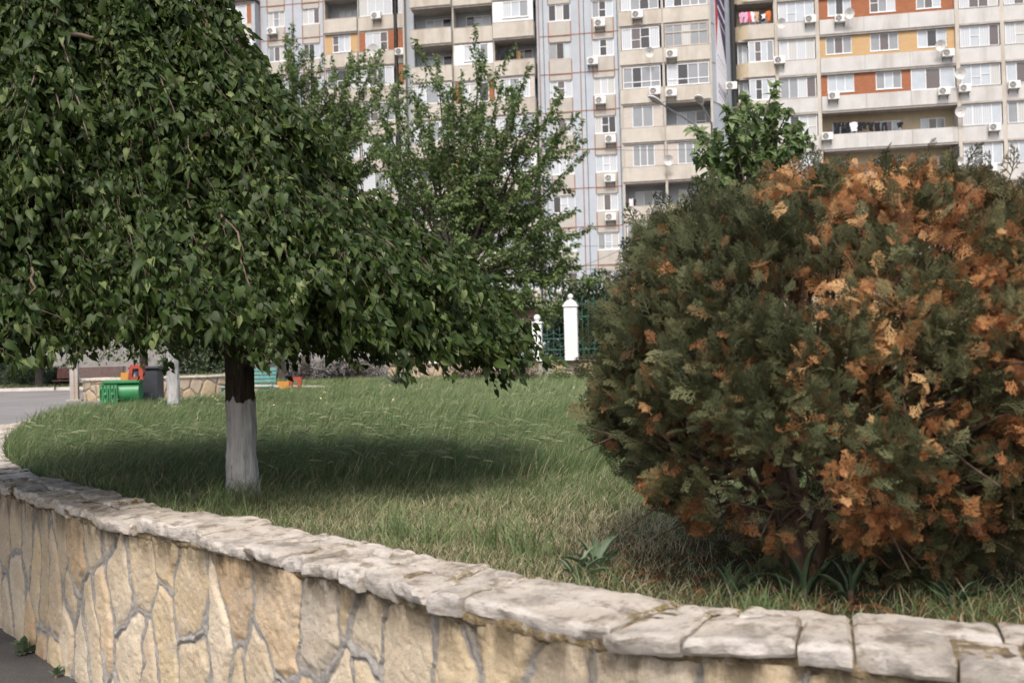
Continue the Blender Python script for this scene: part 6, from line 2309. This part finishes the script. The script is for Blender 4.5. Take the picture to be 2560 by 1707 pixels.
row = [(905, .50, .85, CB, 0, "black shirt, first from the left on the long open balcony"), (952, .26, .9, CB, 1, "black trousers next to the white shirt"), (985, .30, .8, CB, 2, "dark towel in front of the open door"), (1035, .55, .62, CW_, 0, "white shirt among the black washing"),
       (1082, .42, .62, CB, 0, "black top just right of the white shirt"), (1118, .36, .5, CB, 0, "black patterned top in the middle of the washing"), (1165, .42, .62, CB, 0, "short black top before the gap in the washing"), (1215, .36, .65, CB, 2, "black square towel right of the middle window"), (1270, .46, .68, CB, 1, "black trousers, next to last in the row of washing"), (1392, .42, .38, CB, 0, "small dark top blown aside at the end of the row")]
for i, (x, w_, h, mt, sh, lab) in enumerate(row):
    px, py = z4(x, 948)
    garment(lab, "washing on the open balcony", facade_pt(px, py, dR - .25), w_ * 1.05, h * 1.05, mt, sh, i + 3)
pal = {'pk': (.55, .30, .42), 'rd': (.55, .08, .12), 'wh': (.66, .60, .60), 'bg': (.42, .29, .20), 'bk': (.02, .02, .025), 'or': (.50, .13, .03)}
row2 = [(165, .30, 'pk', "pale pink cloth, leftmost on the rounded corner balcony"), (200, .34, 'pk', "bright pink shirt on the rounded corner balcony"), (228, .26, 'rd', "red shirt on the rounded corner balcony"), (252, .28, 'wh', "white vest right of the red shirt"), (282, .30, 'bg', "beige cloth in the middle of the corner balcony washing"), (325, .42, 'bk', "black jumper on the corner balcony"), (335, .26, 'wh', "small white cloth in front of the black jumper"), (372, .34, 'or', "orange shirt, last on the corner balcony line")]
for i, (x, w_, c, lab) in enumerate(row2):
    px, py = z4(x, 100 - i * 1.8 + (22 if i == 6 else 0))
    garment(lab, "washing on the rounded corner balcony", facade_pt(px, py, dR + (.36 if i != 6 else .42)), w_ * 1.1, .75 if i != 6 else .35, plain(c + "_garment", pal[c], .9, .1), 0, i + 30)
# the dark bundle and small washing on the loggia left of the thuja top
for i, (x, y, w_, h, c, lab) in enumerate(((1245, 660, .30, .85, 'wh', "pale cloth hung in the open loggia just left of the thuja"), (1285, 665, .18, .6, 'bk', "dark cloth hung in the open loggia just left of the thuja"))):
    px, py = z5(x, y)
    garment(lab, "washing in the open loggia", facade_pt(px, py, -.1), w_, h, plain(c + "_loggia_cloth", pal[c], .9, .1), 2, i + 60)
px, py = z4(1812, 1180)
o = MB().box(-.33, .33, -.12, .12, -.45, .4, 0, .02).box(-.27, .27, -.135, -.121, -.38, .33).build("speaker_box", M_BLACK, None, facade_pt(px, py, dR + .05), -TH)
tag(o, "black box fixed at the end of the open balcony just above the thuja", "box")

# overhead cables between lamp, trees and flats
def cable(label, a, b, sag, r=.012):
    a, b = Vector(a), Vector(b)
    pts = [a.lerp(b, t) - Vector((0, 0, sag * 4 * t * (1 - t))) for t in np.linspace(0, 1, 18)]
    o = MB().tube(pts, r, 5).build("cable", M_BLACK, None)
    tag(o, label, "cable", "overhead cables")
cable("overhead cable crossing the grey panel bay at the fourth joint line", at_y(1180, 337, 60), at_y(1660, 342, 60), .15)
cable("overhead cable low over the grey panel bay, upper of the lower bundle", at_y(1150, 556, 60), at_y(1560, 556, 60), .25)
cable("overhead cable low over the grey panel bay, lower of the bundle", at_y(1150, 602, 60), at_y(1560, 612, 60), .3)
cable("overhead cable slanting across the foot of the grey panel bay", at_y(1240, 640, 60), at_y(1590, 480, 60), .5)
